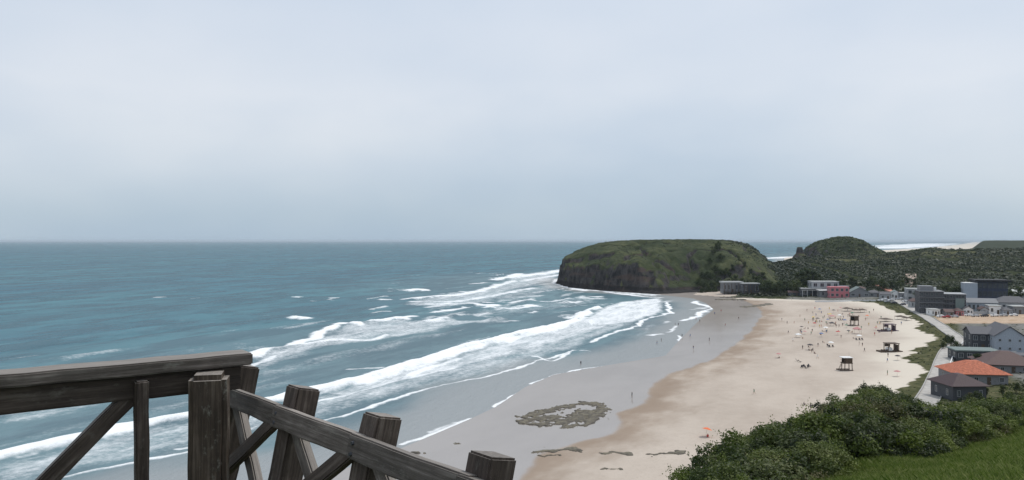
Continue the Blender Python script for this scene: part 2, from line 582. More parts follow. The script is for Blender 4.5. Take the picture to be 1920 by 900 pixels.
# second line of surf
SEC_T = [(466, 668), (500, 655), (530, 648), (570, 634), (612, 622), (650, 607), (690, 603), (718, 600), (750, 595), (790, 601), (900, 597), (960, 595)]
SEC_B = [(960, 602), (860, 610), (800, 628), (740, 632), (690, 640), (610, 652), (560, 668), (520, 686), (470, 690)]
patch(SEC_T + SEC_B, 0.62, 8)
stroke([(470, 668), (530, 649), (570, 636), (612, 622), (650, 607), (664, 606)], 2.6, 1.0, 0.6)
stroke([(640, 606), (652, 606), (660, 609)], 5.0, 1.0, 0.8)
stroke([(690, 604), (718, 600), (745, 595), (760, 598)], 4.0, 1.0, 0.6)
stroke([(560, 648), (620, 640), (690, 636), (725, 628)], 3.0, 0.95, 0.3)
stroke([(480, 668), (520, 655), (540, 650)], 3.0, 0.95, 0.3)
stroke([(460, 690), (480, 682), (530, 660)], 2.0, 0.8)
patch([(440, 700), (470, 672), (520, 690), (600, 680), (560, 700), (480, 715)], 0.40, 6)
stroke([(-40, 778), (0, 770), (60, 763), (110, 752), (128, 748)], 2.0, 0.95, 0.6)
patch([(-40, 800), (0, 772), (120, 752), (230, 745), (160, 770), (60, 790)], 0.46, 5)
patch([(240, 745), (330, 726), (460, 697), (470, 712), (360, 740)], 0.42, 5)
# outer broken patches
for pts, w, lv, h in (
    ([(762, 545), (790, 543), (797, 545)], 6, 1.0, 0.8), ([(725, 545), (760, 546)], 3, 0.7, 0),
    ([(765, 561), (800, 557), (860, 553), (900, 546), (935, 535), (965, 527)], 7, 0.92, 0.4),
    ([(780, 566), (850, 566), (890, 560), (960, 548), (1000, 540)], 6, 0.80, 0.3),
    ([(800, 571), (850, 570), (880, 569), (900, 571)], 4, 0.9, 0.3),
    ([(885, 532), (915, 530)], 6, 0.95, 0.5), ([(930, 525), (960, 518), (975, 513)], 8, 1.0, 0.7),
    ([(950, 521), (990, 516), (1030, 511), (1058, 506)], 16, 0.95, 0.4), ([(980, 527), (1020, 520), (1052, 515)], 9, 0.85, 0.3),
    ([(1000, 535), (1048, 530)], 5, 0.6, 0), ([(900, 573), (920, 572), (915, 577)], 5, 1.0, 0.6),
    ([(915, 578), (960, 578), (1000, 574)], 4, 1.0, 0.5), ([(985, 573), (1001, 574)], 5, 1.0, 0.6),
    ([(905, 568), (945, 567)], 3, 0.9, 0.3), ([(980, 564), (1040, 564), (1062, 562)], 3, 0.95, 0.4), ([(1045, 562), (1062, 562)], 5, 1.0, 0.6),
    ([(544, 597), (556, 595), (568, 597)], 5, 1.0, 0.8), ([(632, 558), (637, 558)], 5, 0.9, 0.5), ([(556, 556), (560, 556)], 5, 0.85, 0.4),
    ([(590, 563), (620, 563)], 3, 0.6, 0.0), ([(720, 562), (726, 562)], 5, 0.9, 0.4), ([(1102, 545), (1134, 545)], 5, 1.0, 0.6),
    ([(1050, 535), (1075, 541), (1100, 545)], 6, 0.95, 0.2), ([(1134, 548), (1180, 552), (1230, 555)], 3, 0.8, 0.2),
    ([(1095, 560), (1130, 559)], 4, 0.8, 0.2), ([(1115, 557), (1125, 557)], 5, 1.0, 0.5), ([(1060, 575), (1150, 569)], 2.5, 0.6, 0), ([(1030, 586), (1085, 584)], 2.2, 0.55, 0),
    ([(655, 692), (690, 693), (715, 690)], 1.6, 0.75, 0.1), ([(290, 558), (305, 557)], 4, 0.6, 0.2), ([(365, 560), (375, 559)], 4, 0.5, 0.2),
    ([(800, 582), (850, 588), (900, 590), (980, 590)], 2.2, 0.45, 0), ([(640, 612), (760, 606), (860, 600)], 3, 0.6, 0)):
    stroke(pts, w, lv, h)
patch([(740, 572), (800, 554), (900, 543), (960, 516), (1055, 502), (1050, 524), (980, 544), (920, 570), (820, 577)], 0.60, 16)
patch([(900, 560), (960, 545), (1045, 528), (1050, 540), (1000, 560), (940, 566)], 0.46, 12)
patch([(880, 582), (960, 572), (1060, 560), (1150, 552), (1130, 566), (1040, 582), (940, 592)], 0.40, 10)
patch([(470, 700), (560, 672), (700, 642), (820, 622), (900, 606), (880, 622), (760, 650), (620, 684), (500, 722)], 0.36, 8)
patch([(-60, 840), (120, 790), (340, 745), (470, 720), (600, 700), (560, 724), (340, 772), (120, 820), (-60, 866)], 0.34, 8)
patch([(-60, 700), (120, 680), (300, 660), (470, 640), (520, 640), (400, 665), (150, 705), (-60, 730)], 0.20, 8)
gs = random.Random(5)
for _ in range(46):                          # short broken crests between the main rows
    x0_ = gs.uniform(690, 1070)
    y0_ = gs.uniform(512, 600) if x0_ > 860 else gs.uniform(548, 606)
    l_ = gs.uniform(14, 60)
    tl_ = -gs.uniform(0.02, 0.22) * l_
    stroke([(x0_, y0_), (x0_ + l_ * 0.5, y0_ + tl_ * 0.5 - gs.uniform(-1, 1)), (x0_ + l_, y0_ + tl_)], gs.uniform(1.5, 4.5), gs.uniform(0.45, 0.95), gs.uniform(0, 0.4))
for _ in range(40):                          # and threads of foam across the spent water
    x0_ = gs.uniform(-40, 1000)
    yc_ = float(np.interp(x0_, [-40, 340, 600, 860, 1090], [890, 800, 745, 672, 608])) + gs.uniform(-34, 46)
    l_ = gs.uniform(20, 90)
    stroke([(x0_, yc_), (x0_ + l_ * 0.5, yc_ - 0.13 * l_ + gs.uniform(-2, 2)), (x0_ + l_, yc_ - 0.27 * l_)], gs.uniform(0.4, 1.1), gs.uniform(0.35, 0.75))
# swash lines by the sand
for pts, w, lv in (
    ([(745, 838), (790, 822), (815, 812), (850, 796), (880, 784)], 0.8, 0.85), ([(800, 812), (830, 800), (855, 792)], 1.0, 0.6),
    ([(930, 762), (948, 748), (965, 736), (986, 724)], 0.65, 1.0), ([(986, 718), (1000, 714), (1022, 709)], 0.75, 1.0),
    ([(1036, 705), (1060, 698), (1085, 692)], 0.7, 1.0), ([(1088, 691), (1110, 688), (1138, 684)], 0.55, 0.95),
    ([(1262, 668), (1264, 655), (1274, 647), (1278, 636), (1272, 630)], 0.9, 0.95),
    ([(1225, 630), (1240, 626)], 2.2, 0.9), ([(1244, 622), (1256, 616), (1268, 611)], 1.4, 0.8), ([(1278, 601), (1300, 596), (1314, 591), (1326, 580), (1330, 577)], 2.2, 1.0),
    ([(1330, 577), (1315, 570), (1312, 565)], 2.6, 1.0), ([(1246, 607), (1262, 603)], 1.6, 0.7), ([(1305, 561), (1318, 560)], 2.0, 0.9), ([(1296, 581), (1326, 575)], 2.0, 0.6)):
    stroke(pts, w, lv, 0.05)
# surf on the far beach behind the headland
for pts, w in (([(1436, 484.5), (1460, 483), (1486, 481.5)], 40), ([(1655, 466), (1690, 463), (1745, 458)], 220), ([(1690, 462), (1760, 456.5)], 400)):
    stroke(pts, w, 0.95)
# foam washing the foot of the headland
foam = np.maximum(foam, 0.9 * (1 - sstep(2, 7, np.abs(SS + 3))) * ((SY > 640) & (SY < 1000)))

# loose wisps of spent foam drifting through the surf zone
ac0, al0 = SX * 0.927 - SY * 0.375, SX * 0.375 + SY * 0.927
wisp = sstep(0.50, 0.78, fbm(ac0 / 9, al0 / 42, 163, 4)) * sstep(0.42, 0.66, fbm(ac0 / 60, al0 / 90, 165, 3))
foam = np.maximum(foam, 0.62 * wisp * sstep(6, 30, -SS) * (1 - sstep(170, 330, -SS)))
adx, ady = 0.375, 0.927                     # direction of the wave crests, roughly along the shore
across = SX * ady - SY * adx
along = SX * adx + SY * ady
fade = 1 - 0.75 * sstep(420, 1000, SY)
wob = 26 * fbm(along / 160, across / 260, 3, 3)
amp_mod = sstep(0.30, 0.70, fbm(along / 70 + 9, across / 45, 13, 3))
phs = (across + wob) / 29 * 2 * math.pi
swell = 1.15 * (np.exp(1.3 * np.sin(phs + 0.45 * np.sin(phs))) / 1.9 - 0.8) * amp_mod + 0.42 * (fbm(across / 7, along / 18, 17, 3) - 0.5) * 2
deepf = sstep(12, 70, -SS)
SZ = swell * deepf * fade + lift * (1 - 0.6 * sstep(500, 1100, SY)) * sstep(0, 10, -SS)
shal = 1 - sstep(4, 62, -SS + 18 * (fbm(along / 30, across / 14, 23, 3) - 0.5))
turb = np.maximum(shal, 0.55 * (1 - sstep(60, 260, -SS + 50 * (fbm(along / 80, across / 40, 29, 2) - 0.5))))
SZ = np.where(SS > 0, np.minimum(SZ, 0.0), SZ)

def sea_mat():
    m, t, o = mat_new('sea_water')
    pos = worldpos(t)
    rot = math.atan2(adx, ady)
    big = noise(t, pos, 0.004, 4.0, 0.55, stretch=(1.0, 0.3, 1.0), rot=rot)
    mid = noise(t, pos, 0.045, 7.0, 0.66, stretch=(1.0, 0.30, 1.0), rot=rot)
    fine = noise(t, pos, 0.33, 6.0, 0.65, stretch=(1.0, 0.45, 1.0), rot=rot)
    lace = noise(t, pos, 0.55, 7.0, 0.72)
    lace2 = noise(t, pos, 0.16, 6.0, 0.66, stretch=(1.0, 0.30, 1.0), rot=rot)
    deep = mixc(t, maprange(t, big, 0.35, 0.65), (0.020, 0.136, 0.186), (0.034, 0.170, 0.208))
    big2 = noise(t, pos, 0.013, 6.0, 0.62, stretch=(1.0, 0.22, 1.0), rot=rot)
    deep = mixc(t, maprange(t, big2, 0.42, 0.60), mixc(t, 0.5, deep, (0.008, 0.080, 0.120)), deep)  # broad dark streaks painted as wave shading on the farther water
    deep = mixc(t, maprange(t, mid, 0.42, 0.58), mixc(t, 0.62, deep, (0.006, 0.056, 0.086)), deep)  # dark streaks painted in for wave faces that reflect less sky
    tcol = mixc(t, maprange(t, mid, 0.42, 0.58), (0.085, 0.150, 0.172), (0.150, 0.225, 0.238))
    col = mixc(t, attr(t, 'turb'), deep, tcol)
    col = mixc(t, maprange(t, attr(t, 'shal'), 0.45, 1.0), col, (0.265, 0.285, 0.285))
    # foam: the traced amount pushed through two scales of lacework
    nsum = math_(t, 'ADD', math_(t, 'MULTIPLY', lace, 0.50), math_(t, 'MULTIPLY', lace2, 0.55))
    f = math_(t, 'ADD', attr(t, 'foam'), math_(t, 'MULTIPLY', math_(t, 'SUBTRACT', nsum, 0.525), 1.7))
    f = math_(t, 'MULTIPLY', maprange(t, f, 0.20, 1.06), maprange(t, attr(t, 'foam'), 0.04, 0.22))
    col = mixc(t, f, col, (0.86, 0.88, 0.89))
    bp = nd(t, 'Bump', Strength=0.75, Distance=1.3)
    t.links.new(math_(t, 'ADD', math_(t, 'MULTIPLY', fine, 0.55), math_(t, 'MULTIPLY', mid, 1.6)), bp.inputs['Height'])
    dif = nd(t, 'BsdfDiffuse')
    t.links.new(col, dif.inputs[0])
    t.links.new(bp.outputs[0], dif.inputs['Normal'])
    glo = nd(t, 'BsdfGlossy', Roughness=0.26)
    t.links.new(bp.outputs[0], glo.inputs['Normal'])
    fr = nd(t, 'Fresnel', IOR=1.33)
    t.links.new(bp.outputs[0], fr.inputs['Normal'])
    # wave slopes keep a wind-roughened sea from ever reaching full mirror reflection
    fac = math_(t, 'MINIMUM', math_(t, 'MULTIPLY', fr.outputs[0], 0.50), 0.24)
    fac = math_(t, 'MULTIPLY', fac, math_(t, 'SUBTRACT', 1.0, f))
    mx = nd(t, 'MixShader')
    t.links.new(fac, mx.inputs[0])
    t.links.new(dif.outputs[0], mx.inputs[1])
    t.links.new(glo.outputs[0], mx.inputs[2])
    t.links.new(mx.outputs[0], o.inputs[0])
    return m
sea = link('sea', grid_mesh('sea', SX, SY, SZ, dict(foam=foam, shal=shal, turb=turb)), sea_mat())
tag(sea, kind='structure')

# ------------------------------------------------------------------ beach, dunes and lowland
rows = np.concatenate([[452.15, 452.4, 452.8, 453.4, 454.2], px_rows(455, 480, 0.8), px_rows(480, 560, 0.9), px_rows(560, 905, 1.25), [925, 960, 1010, 1100, 1300, 1700, 2500]])
cols = np.concatenate([np.arange(120, 700, 20), np.arange(700, 2040, 3.2), np.arange(2040, 3600, 60)])
PXg, PYg = np.meshgrid(cols, rows)
Dg = EYE * F / (PYg - HZ)
GX, GY = (PXg - 960) / F * Dg, Dg
GS = coast_s(GX, GY)
GZ = land_z(GX, GY, GS)
dd = seg_dist(GX, GY, DRY)
dry = np.where(inside(GX, GY, DRYP), dd, -dd)
dryw = dry + 3.0 * (fbm(GX / 6, GY / 9, 51, 3) - 0.5)
# green dune strip beside the promenade
PATH = smooth_line(np.array([P(*q, 4.0) for q in [(1672, 556), (1690, 565), (1720, 582), (1750, 599), (1780, 619), (1797, 634), (1782, 648), (1771, 664), (1762, 690), (1750, 717), (1738, 742), (1715, 775)]]), 6)
DUNE = PL([(1655, 765), (1690, 712), (1742, 690), (1698, 668), (1712, 650), (1762, 634), (1712, 618), (1722, 606), (1700, 592), (1668, 580), (1640, 568), (1560, 561), (1440, 556), (1350, 553)], 2.6)
DUNEP = np.vstack([DUNE, [(200, 640), (260, 900), (900, 900), (900, 60), (100, 100)]])
du = seg_dist(GX, GY, DUNE)
du = np.where(inside(GX, GY, DUNEP), du, -du)
veg = sstep(-2.5, 3.5, du + 9.0 * (fbm(GX / 16, GY / 5, 61, 4) - 0.5))
veg = np.maximum(veg, sstep(20, 160, GS) * (GY > 760) * (GY < 1900))
veg = np.maximum(veg, sstep(240, 380, GS) * (GY >= 1900))
GREEN = np.array([P(1810, 622, 4), P(1990, 622, 4), P(1990, 603, 4), P(1760, 603, 4)])
EARTH = np.array([P(1752, 603, 4), P(1990, 605, 4), P(1990, 584, 4), P(1752, 588, 4)])
TOWN = np.array([(175, 300), (240, 418), (262, 500), (258, 545), (205, 580), (215, 602), (300, 575), (318, 485), (700, 485), (700, 200), (140, 200)])
ed = seg_dist(GX, GY, EARTH, True)
earth = sstep(-2, 3, np.where(inside(GX, GY, EARTH), ed, -ed))
td = seg_dist(GX, GY, TOWN, True)
town = sstep(-3, 4, np.where(inside(GX, GY, TOWN), td, -td))

wood = sstep(480, 520, GY) * (1 - sstep(245, 262, 960 + F * GX / GY - 1460) * 0) * ~inside(GX, GY, TOWN) * (du > 6)
wood = np.maximum(wood * (GY < 1900), (GY >= 1900) * veg)
def ground_mat():
    m, t, o = mat_new('beach_sand')
    pos = worldpos(t)
    b1 = noise(t, pos, 0.05, 5.0, 0.6, stretch=(1.0, 0.45, 1.0), rot=0.4)
    b2 = noise(t, pos, 0.4, 6.0, 0.65)
    b3 = noise(t, pos, 1.6, 5.0, 0.7)
    sand = mixc(t, maprange(t, b1, 0.33, 0.68), (0.425, 0.362, 0.305), (0.52, 0.452, 0.385))
    sand = mixc(t, math_(t, 'MULTIPLY', maprange(t, b2, 0.3, 0.75), 0.35), sand, (0.57, 0.50, 0.43))
    sand = mixc(t, math_(t, 'MULTIPLY', maprange(t, b3, 0.50, 0.68), 0.30), sand, (0.30, 0.25, 0.20))
    sand = mixc(t, maprange(t, attr(t, 'upper'), 0.0, 1.0), sand, (0.63, 0.57, 0.485))
    damp = mixc(t, maprange(t, b1, 0.3, 0.7), (0.285, 0.222, 0.172), (0.335, 0.268, 0.212))
    wet = mixc(t, maprange(t, b1, 0.3, 0.7), (0.300, 0.268, 0.240), (0.345, 0.310, 0.280))
    dr = attr(t, 'dry')
    blot = noise(t, pos, 0.075, 4.0, 0.6, stretch=(1.0, 0.5, 1.0), rot=0.5)
    drn = math_(t, 'ADD', dr, math_(t, 'MULTIPLY', math_(t, 'SUBTRACT', blot, 0.55), 46.0))
    col = mixc(t, maprange(t, drn, -2.0, 15.0), mixc(t, maprange(t, dr, 2.0, 22.0), damp, mixc(t, 0.55, damp, sand)), sand)
    col = mixc(t, maprange(t, dr, -0.8, 0.5), wet, col)
    g = mixc(t, maprange(t, b2, 0.35, 0.68), (0.062, 0.070, 0.034), (0.150, 0.140, 0.078))
    g = mixc(t, math_(t, 'MULTIPLY', maprange(t, b3, 0.4, 0.7), 0.5), g, (0.045, 0.055, 0.028))
    g = mixc(t, math_(t, 'MULTIPLY', attr(t, 'wood'), 0.85), g, (0.034, 0.042, 0.022))
    vg = math_(t, 'ADD', attr(t, 'veg'), math_(t, 'MULTIPLY', math_(t, 'SUBTRACT', b2, 0.5), 0.9))
    col = mixc(t, maprange(t, vg, 0.42, 0.62), col, g)
    tw = mixc(t, maprange(t, b2, 0.3, 0.7), (0.13, 0.13, 0.12), (0.24, 0.235, 0.22))
    col = mixc(t, math_(t, 'MULTIPLY', attr(t, 'town'), maprange(t, b1, 0.25, 0.6, 0.45, 1.0)), col, tw)
    er = mixc(t, maprange(t, b2, 0.3, 0.7), (0.40, 0.28, 0.19), (0.54, 0.43, 0.33))
    col = mixc(t, attr(t, 'earth'), col, er)
    dif = nd(t, 'BsdfDiffuse')
    t.links.new(col, dif.inputs[0])
    bp = nd(t, 'Bump', Strength=0.5, Distance=0.12)
    t.links.new(math_(t, 'MULTIPLY', b3, maprange(t, dr, 0.0, 6.0)), bp.inputs['Height'])
    t.links.new(bp.outputs[0], dif.inputs['Normal'])
    glo = nd(t, 'BsdfGlossy', Roughness=0.12)
    wetf = math_(t, 'MULTIPLY', maprange(t, dr, 1.5, -3.0), math_(t, 'MULTIPLY_ADD', b1, 0.5, 0.75))
    fr = nd(t, 'Fresnel', IOR=1.33)
    mx = nd(t, 'MixShader')
    t.links.new(math_(t, 'MINIMUM', math_(t, 'MULTIPLY', fr.outputs[0], wetf), 0.32), mx.inputs[0])
    t.links.new(dif.outputs[0], mx.inputs[1])
    t.links.new(glo.outputs[0], mx.inputs[2])
    t.links.new(mx.outputs[0], o.inputs[0])
    return m
upper = sstep(-22, -1, du + 6 * (fbm(GX / 12, GY / 6, 71, 3) - 0.5)) * (GY < 620)
upper = np.maximum(upper, (GY > 1900) * 1.0)
beach = link('beach', grid_mesh('beach', GX, GY, GZ, dict(dry=dryw, wood=wood, veg=veg, upper=upper, earth=earth, town=town), keep=GS > -14), ground_mat())
tag(beach, kind='structure')

def lz(x, y):
    return float(land_z(np.array([float(x)]), np.array([float(y)]))[0])

# ------------------------------------------------------------------ the lookout hill under the camera
th = np.concatenate([np.radians(np.arange(-180, -60, 6)), np.radians(np.arange(-60, 8, 1.5)), np.radians(np.arange(8, 50, 0.5)), np.radians(np.arange(50, 181, 5))])
rad = np.concatenate([[0.0], 1.2 ** np.arange(0, 11) * 0.8, np.arange(6.5, 60, 0.8), np.arange(60, 140, 2.0), np.arange(140, 260, 12)])
TH, RR = np.meshgrid(th, rad)
HXg, HYg = np.sin(TH) * RR, np.cos(TH) * RR
HZg = np.maximum(hill_z(HXg, HYg), -6.0)

def hill_mat():
    m, t, o = mat_new('hill_turf')
    pos = worldpos(t)
    a, b = noise(t, pos, 0.5, 5.0, 0.6), noise(t, pos, 6.0, 5.0, 0.65)
    col = mixc(t, maprange(t, a, 0.35, 0.65), (0.036, 0.060, 0.014), (0.066, 0.094, 0.022))
    col = mixc(t, maprange(t, b, 0.45, 0.7), col, (0.080, 0.080, 0.035))
    nzn = nd(t, 'SeparateXYZ')
    t.links.new(nd(t, 'NewGeometry').outputs['True Normal'], nzn.inputs[0])
    col = mixc(t, maprange(t, nzn.outputs[2], 0.80, 0.60), col, (0.055, 0.047, 0.036))
    d = nd(t, 'BsdfPrincipled', Roughness=0.9)
    d.inputs['Specular IOR Level'].default_value = 0.1
    t.links.new(col, d.inputs['Base Color'])
    bp = nd(t, 'Bump', Strength=0.6, Distance=0.08)
    t.links.new(b, bp.inputs['Height'])
    t.links.new(bp.outputs[0], d.inputs['Normal'])
    t.links.new(d.outputs[0], o.inputs[0])
    return m
M['hill'] = hill_mat()
hill = link('hillside', grid_mesh('hillside', HXg, HYg, HZg), M['hill'])
tag(hill, kind='structure')

# ------------------------------------------------------------------ headland, back hill, rock stack
def crag_mat():
    m, t, o = mat_new('grassy_basalt')
    pos = worldpos(t)
    geo = nd(t, 'NewGeometry')
    sp = nd(t, 'SeparateXYZ')
    t.links.new(geo.outputs['Normal'], sp.inputs[0])
    a, b = noise(t, pos, 0.022, 5.0, 0.6), noise(t, pos, 0.16, 6.0, 0.65)
    c = noise(t, pos, 0.22, 7.0, 0.75, stretch=(1, 1, 0.42))
    lay = noise(t, pos, 0.12, 3.0, 0.6, stretch=(0.25, 0.25, 1.6))
    grass = mixc(t, maprange(t, a, 0.36, 0.64), (0.044, 0.054, 0.024), (0.098, 0.104, 0.048))
    grass = mixc(t, maprange(t, b, 0.42, 0.62), mixc(t, 0.55, grass, (0.022, 0.036, 0.016)), grass)
    rock = mixc(t, maprange(t, c, 0.34, 0.66), (0.014, 0.013, 0.014), (0.085, 0.078, 0.075))
    rock = mixc(t, math_(t, 'MULTIPLY', maprange(t, lay, 0.5, 0.66), 0.55), rock, (0.105, 0.072, 0.058))
    steep = math_(t, 'ADD', sp.outputs[2], math_(t, 'MULTIPLY', math_(t, 'SUBTRACT', b, 0.5), 0.5))
    col = mixc(t, maprange(t, steep, 0.60, 0.72), rock, grass)
    pz = nd(t, 'SeparateXYZ')
    t.links.new(pos, pz.inputs[0])
    col = mixc(t, maprange(t, math_(t, 'ADD', pz.outputs[2], math_(t, 'MULTIPLY', b, -5.0)), 1.6, 2.8), mixc(t, 0.6, rock, (0.014, 0.013, 0.013)), col)
    d = nd(t, 'BsdfPrincipled', Roughness=0.92)
    d.inputs['Specular IOR Level'].default_value = 0.1
    t.links.new(col, d.inputs['Base Color'])
    bp = nd(t, 'Bump', Strength=0.8, Distance=1.2)
    t.links.new(math_(t, 'ADD', c, b), bp.inputs['Height'])
    t.links.new(bp.outputs[0], d.inputs['Normal'])
    t.links.new(d.outputs[0], o.inputs[0])
    return m
M['crag'] = crag_mat()

HEAD = np.array([(49, 822), (58, 748), (80, 702), (105, 672), (122, 655), (140, 660), (168, 672), (215, 664), (270, 668), (330, 730), (340, 860), (310, 985), (205, 978), (115, 955), (60, 905)], float)
RXs = np.array([40, 55, 62, 80, 100, 135, 180, 222, 240, 254, 265, 276, 290, 345])
RZs = np.array([22, 27, 29, 36.5, 42, 45.2, 45.9, 45.6, 44, 40.5, 35, 26, 15, 7])
gx, gy = np.meshgrid(np.arange(36, 356, 1.6), np.arange(600, 1000, 1.6))
hd = seg_dist(gx, gy, HEAD, True)
hd = np.where(inside(gx, gy, HEAD), hd, -hd)
def head_z(gx, gy, hd):
    w = 7 + 70 * sstep(92, 165, gx - 0.10 * (gy - 700)) * (1 - sstep(760, 860, gy))
    w = w + 22 * sstep(840, 900, gy)
    p = hd + 10.0 * (fbm(gx / 8, gy / 8, 81, 4) - 0.5) * 2 + 12 * (fbm(gx / 34, gy / 34, 83, 2) - 0.5)
    xr = np.where(gx > 190, 190 + (gx - 190) * 1.0, gx)
    xr = np.maximum(gx, 0) * (1 + sstep(150, 235, gx) * (850 / np.maximum(gy, 600) - 1))
    top = np.interp(xr + 6 * (fbm(gx / 25, gy / 25, 91, 2) - 0.5), RXs, RZs)
    fy = 0.52 + 0.48 * sstep(640, 845, gy)
    top = top * fy
    ledge = 0.30 * sstep(-3, 4, p) * (1 - sstep(20, 60, gx * 0)) * 0
    rise = sstep(0, 1, np.clip(p / w, 0, 1) ** 0.75)
    steps = np.round(rise * 5) / 5                # ledges between the lava flows
    rise = rise + (steps - rise) * 0.55 * (1 - sstep(90, 140, gx - 0.10 * (gy - 700)))
    rise = 0.16 * sstep(-6, 3, hd + 4 * fbm(gx / 4, gy / 4, 95, 3)) + 0.84 * rise
    z = -2.5 + (top + 2.5) * rise
    z = z + (fbm(gx / 7, gy / 7, 97, 4) - 0.5) * 3.2 * sstep(2, 14, z)
    gul = np.abs(fbm(gx / 38 + 3, gy / 52, 99, 3) - 0.5) * 2          # gullies draining the slope
    z = z - 6.0 * (1 - sstep(0.0, 0.16, gul)) * sstep(4, 16, z) * (1 - sstep(800, 850, gy))
    z = z + 5.0 * (fbm(gx / 30, gy / 40, 101, 3) - 0.5) * sstep(6, 18, z) * (1 - sstep(810, 850, gy))
    return z
hz = head_z(gx, gy, hd)
head = link('headland', grid_mesh('headland', gx, gy, hz, keep=hd > -10), M['crag'])
tag(head, kind='structure')

BHX = np.array([396, 402, 405, 409, 420, 442, 452, 463, 476, 485, 496, 507, 520, 545, 575])
BHZ = np.array([16, 20, 27, 35.5, 42.5, 48.6, 49.8, 49.2, 44.5, 39.5, 33, 28.5, 25, 21, 16])
bx, by = np.meshgrid(np.arange(385, 585, 1.6), np.arange(985, 1130, 1.6))
kz = np.interp(bx + 5 * (fbm(bx / 12, by / 12, 103, 3) - 0.5) - 0.06 * (by - 1050), BHX, BHZ)
fy = sstep(990, 1042 + 10 * fbm(bx / 20, by / 20, 105, 2), by) * (1 - sstep(1075, 1128, by))
bz = 8 + (kz - 8) * (0.12 + 0.88 * fy) + (fbm(bx / 6, by / 6, 107, 4) - 0.5) * 2.2
bh = link('hill', grid_mesh('hill', bx, by, bz), M['crag'])
tag(bh, kind='structure')

sx, sy = np.meshgrid(np.arange(378, 407, 0.8), np.arange(1035, 1068, 0.8))
rr = np.hypot((sx - 391) * 1.0, (sy - 1050) * 0.9) + 2.5 * (fbm(sx / 3, sy / 3, 111, 3) - 0.5)
sz = 16 + 11 * (1 - sstep(5, 15, rr)) + 9.5 * (1 - sstep(2.0, 5.5, rr + 0.7 * np.sin(sx)))
stack = link('rock_stack', grid_mesh('rock_stack', sx, sy, sz), M['crag'])
tag(stack, 'dark pointed rock stack beside the steep tree-covered hill', 'rock')

# ------------------------------------------------------------------ foliage
def leaf_mat(name, c0, c1, c2, trans=0.25, patch=0.5):
    m, t, o = mat_new(name)
    info = nd(t, 'ObjectInfo')
    g = nd(t, 'NewGeometry')
    n = noise(t, g.outputs['Position'], patch, 3.0, 0.6)
    rnd = math_(t, 'ADD', math_(t, 'MULTIPLY', attr(t, 'shade'), 0.62), math_(t, 'MULTIPLY', n, 0.40))
    rnd = math_(t, 'ADD', rnd, math_(t, 'MULTIPLY', math_(t, 'SUBTRACT', info.outputs['Random'], 0.5), 0.34))
    col = ramp(t, rnd, [(0.18, c0), (0.5, c1), (0.85, c2)])
    d = nd(t, 'BsdfPrincipled', Roughness=0.55)
    d.inputs['Specular IOR Level'].default_value = 0.25
    t.links.new(col, d.inputs['Base Color'])
    tr = nd(t, 'BsdfTranslucent')
    t.links.new(mixc(t, 0.35, col, (0.12, 0.20, 0.02)), tr.inputs[0])
    mx = nd(t, 'MixShader')
    mx.inputs[0].default_value = trans
    t.links.new(d.outputs[0], mx.inputs[1])
    t.links.new(tr.outputs[0], mx.inputs[2])
    t.links.new(mx.outputs[0], o.inputs[0])
    return m
M['leaf'] = leaf_mat('shrub_leaf', (0.012, 0.022, 0.006), (0.056, 0.080, 0.020), (0.165, 0.190, 0.056))
M['leaf_dark'] = leaf_mat('dark_leaf', (0.008, 0.016, 0.006), (0.034, 0.051, 0.017), (0.100, 0.118, 0.042))
M['leaf_light'] = leaf_mat('light_leaf', (0.024, 0.042, 0.007), (0.085, 0.118, 0.020), (0.200, 0.235, 0.055))
M['leaf_olive'] = leaf_mat('olive_leaf', (0.030, 0.030, 0.012), (0.085, 0.080, 0.032), (0.190, 0.165, 0.080))
M['far_leaf'] = leaf_mat('far_leaf', (0.020, 0.028, 0.014), (0.034, 0.045, 0.022), (0.062, 0.070, 0.033), 0.1, 0.014)
M['dune_leaf'] = leaf_mat('dune_leaf', (0.035, 0.045, 0.018), (0.085, 0.092, 0.040), (0.17, 0.16, 0.085), 0.1, 0.1)
M['grass'] = leaf_mat('grass_blade', (0.042, 0.075, 0.010), (0.125, 0.185, 0.030), (0.330, 0.350, 0.130), 0.3, 0.6)

def leaf_quads(pos, nrm, size, asp=0.55, fold=0.25):
    """Diamond-shaped leaves, each a folded quad facing roughly along nrm."""
    n = len(pos)
    up = rng.normal(size=(n, 3))
    t1 = np.cross(nrm, up)
    t1 /= np.linalg.norm(t1, axis=1, keepdims=True) + 1e-9
    t2 = np.cross(nrm, t1)
    s = size[:, None]
    return np.stack([pos - t1 * s, pos - t2 * s * asp + nrm * s * fold, pos + t1 * s, pos + t2 * s * asp + nrm * s * fold], 1)

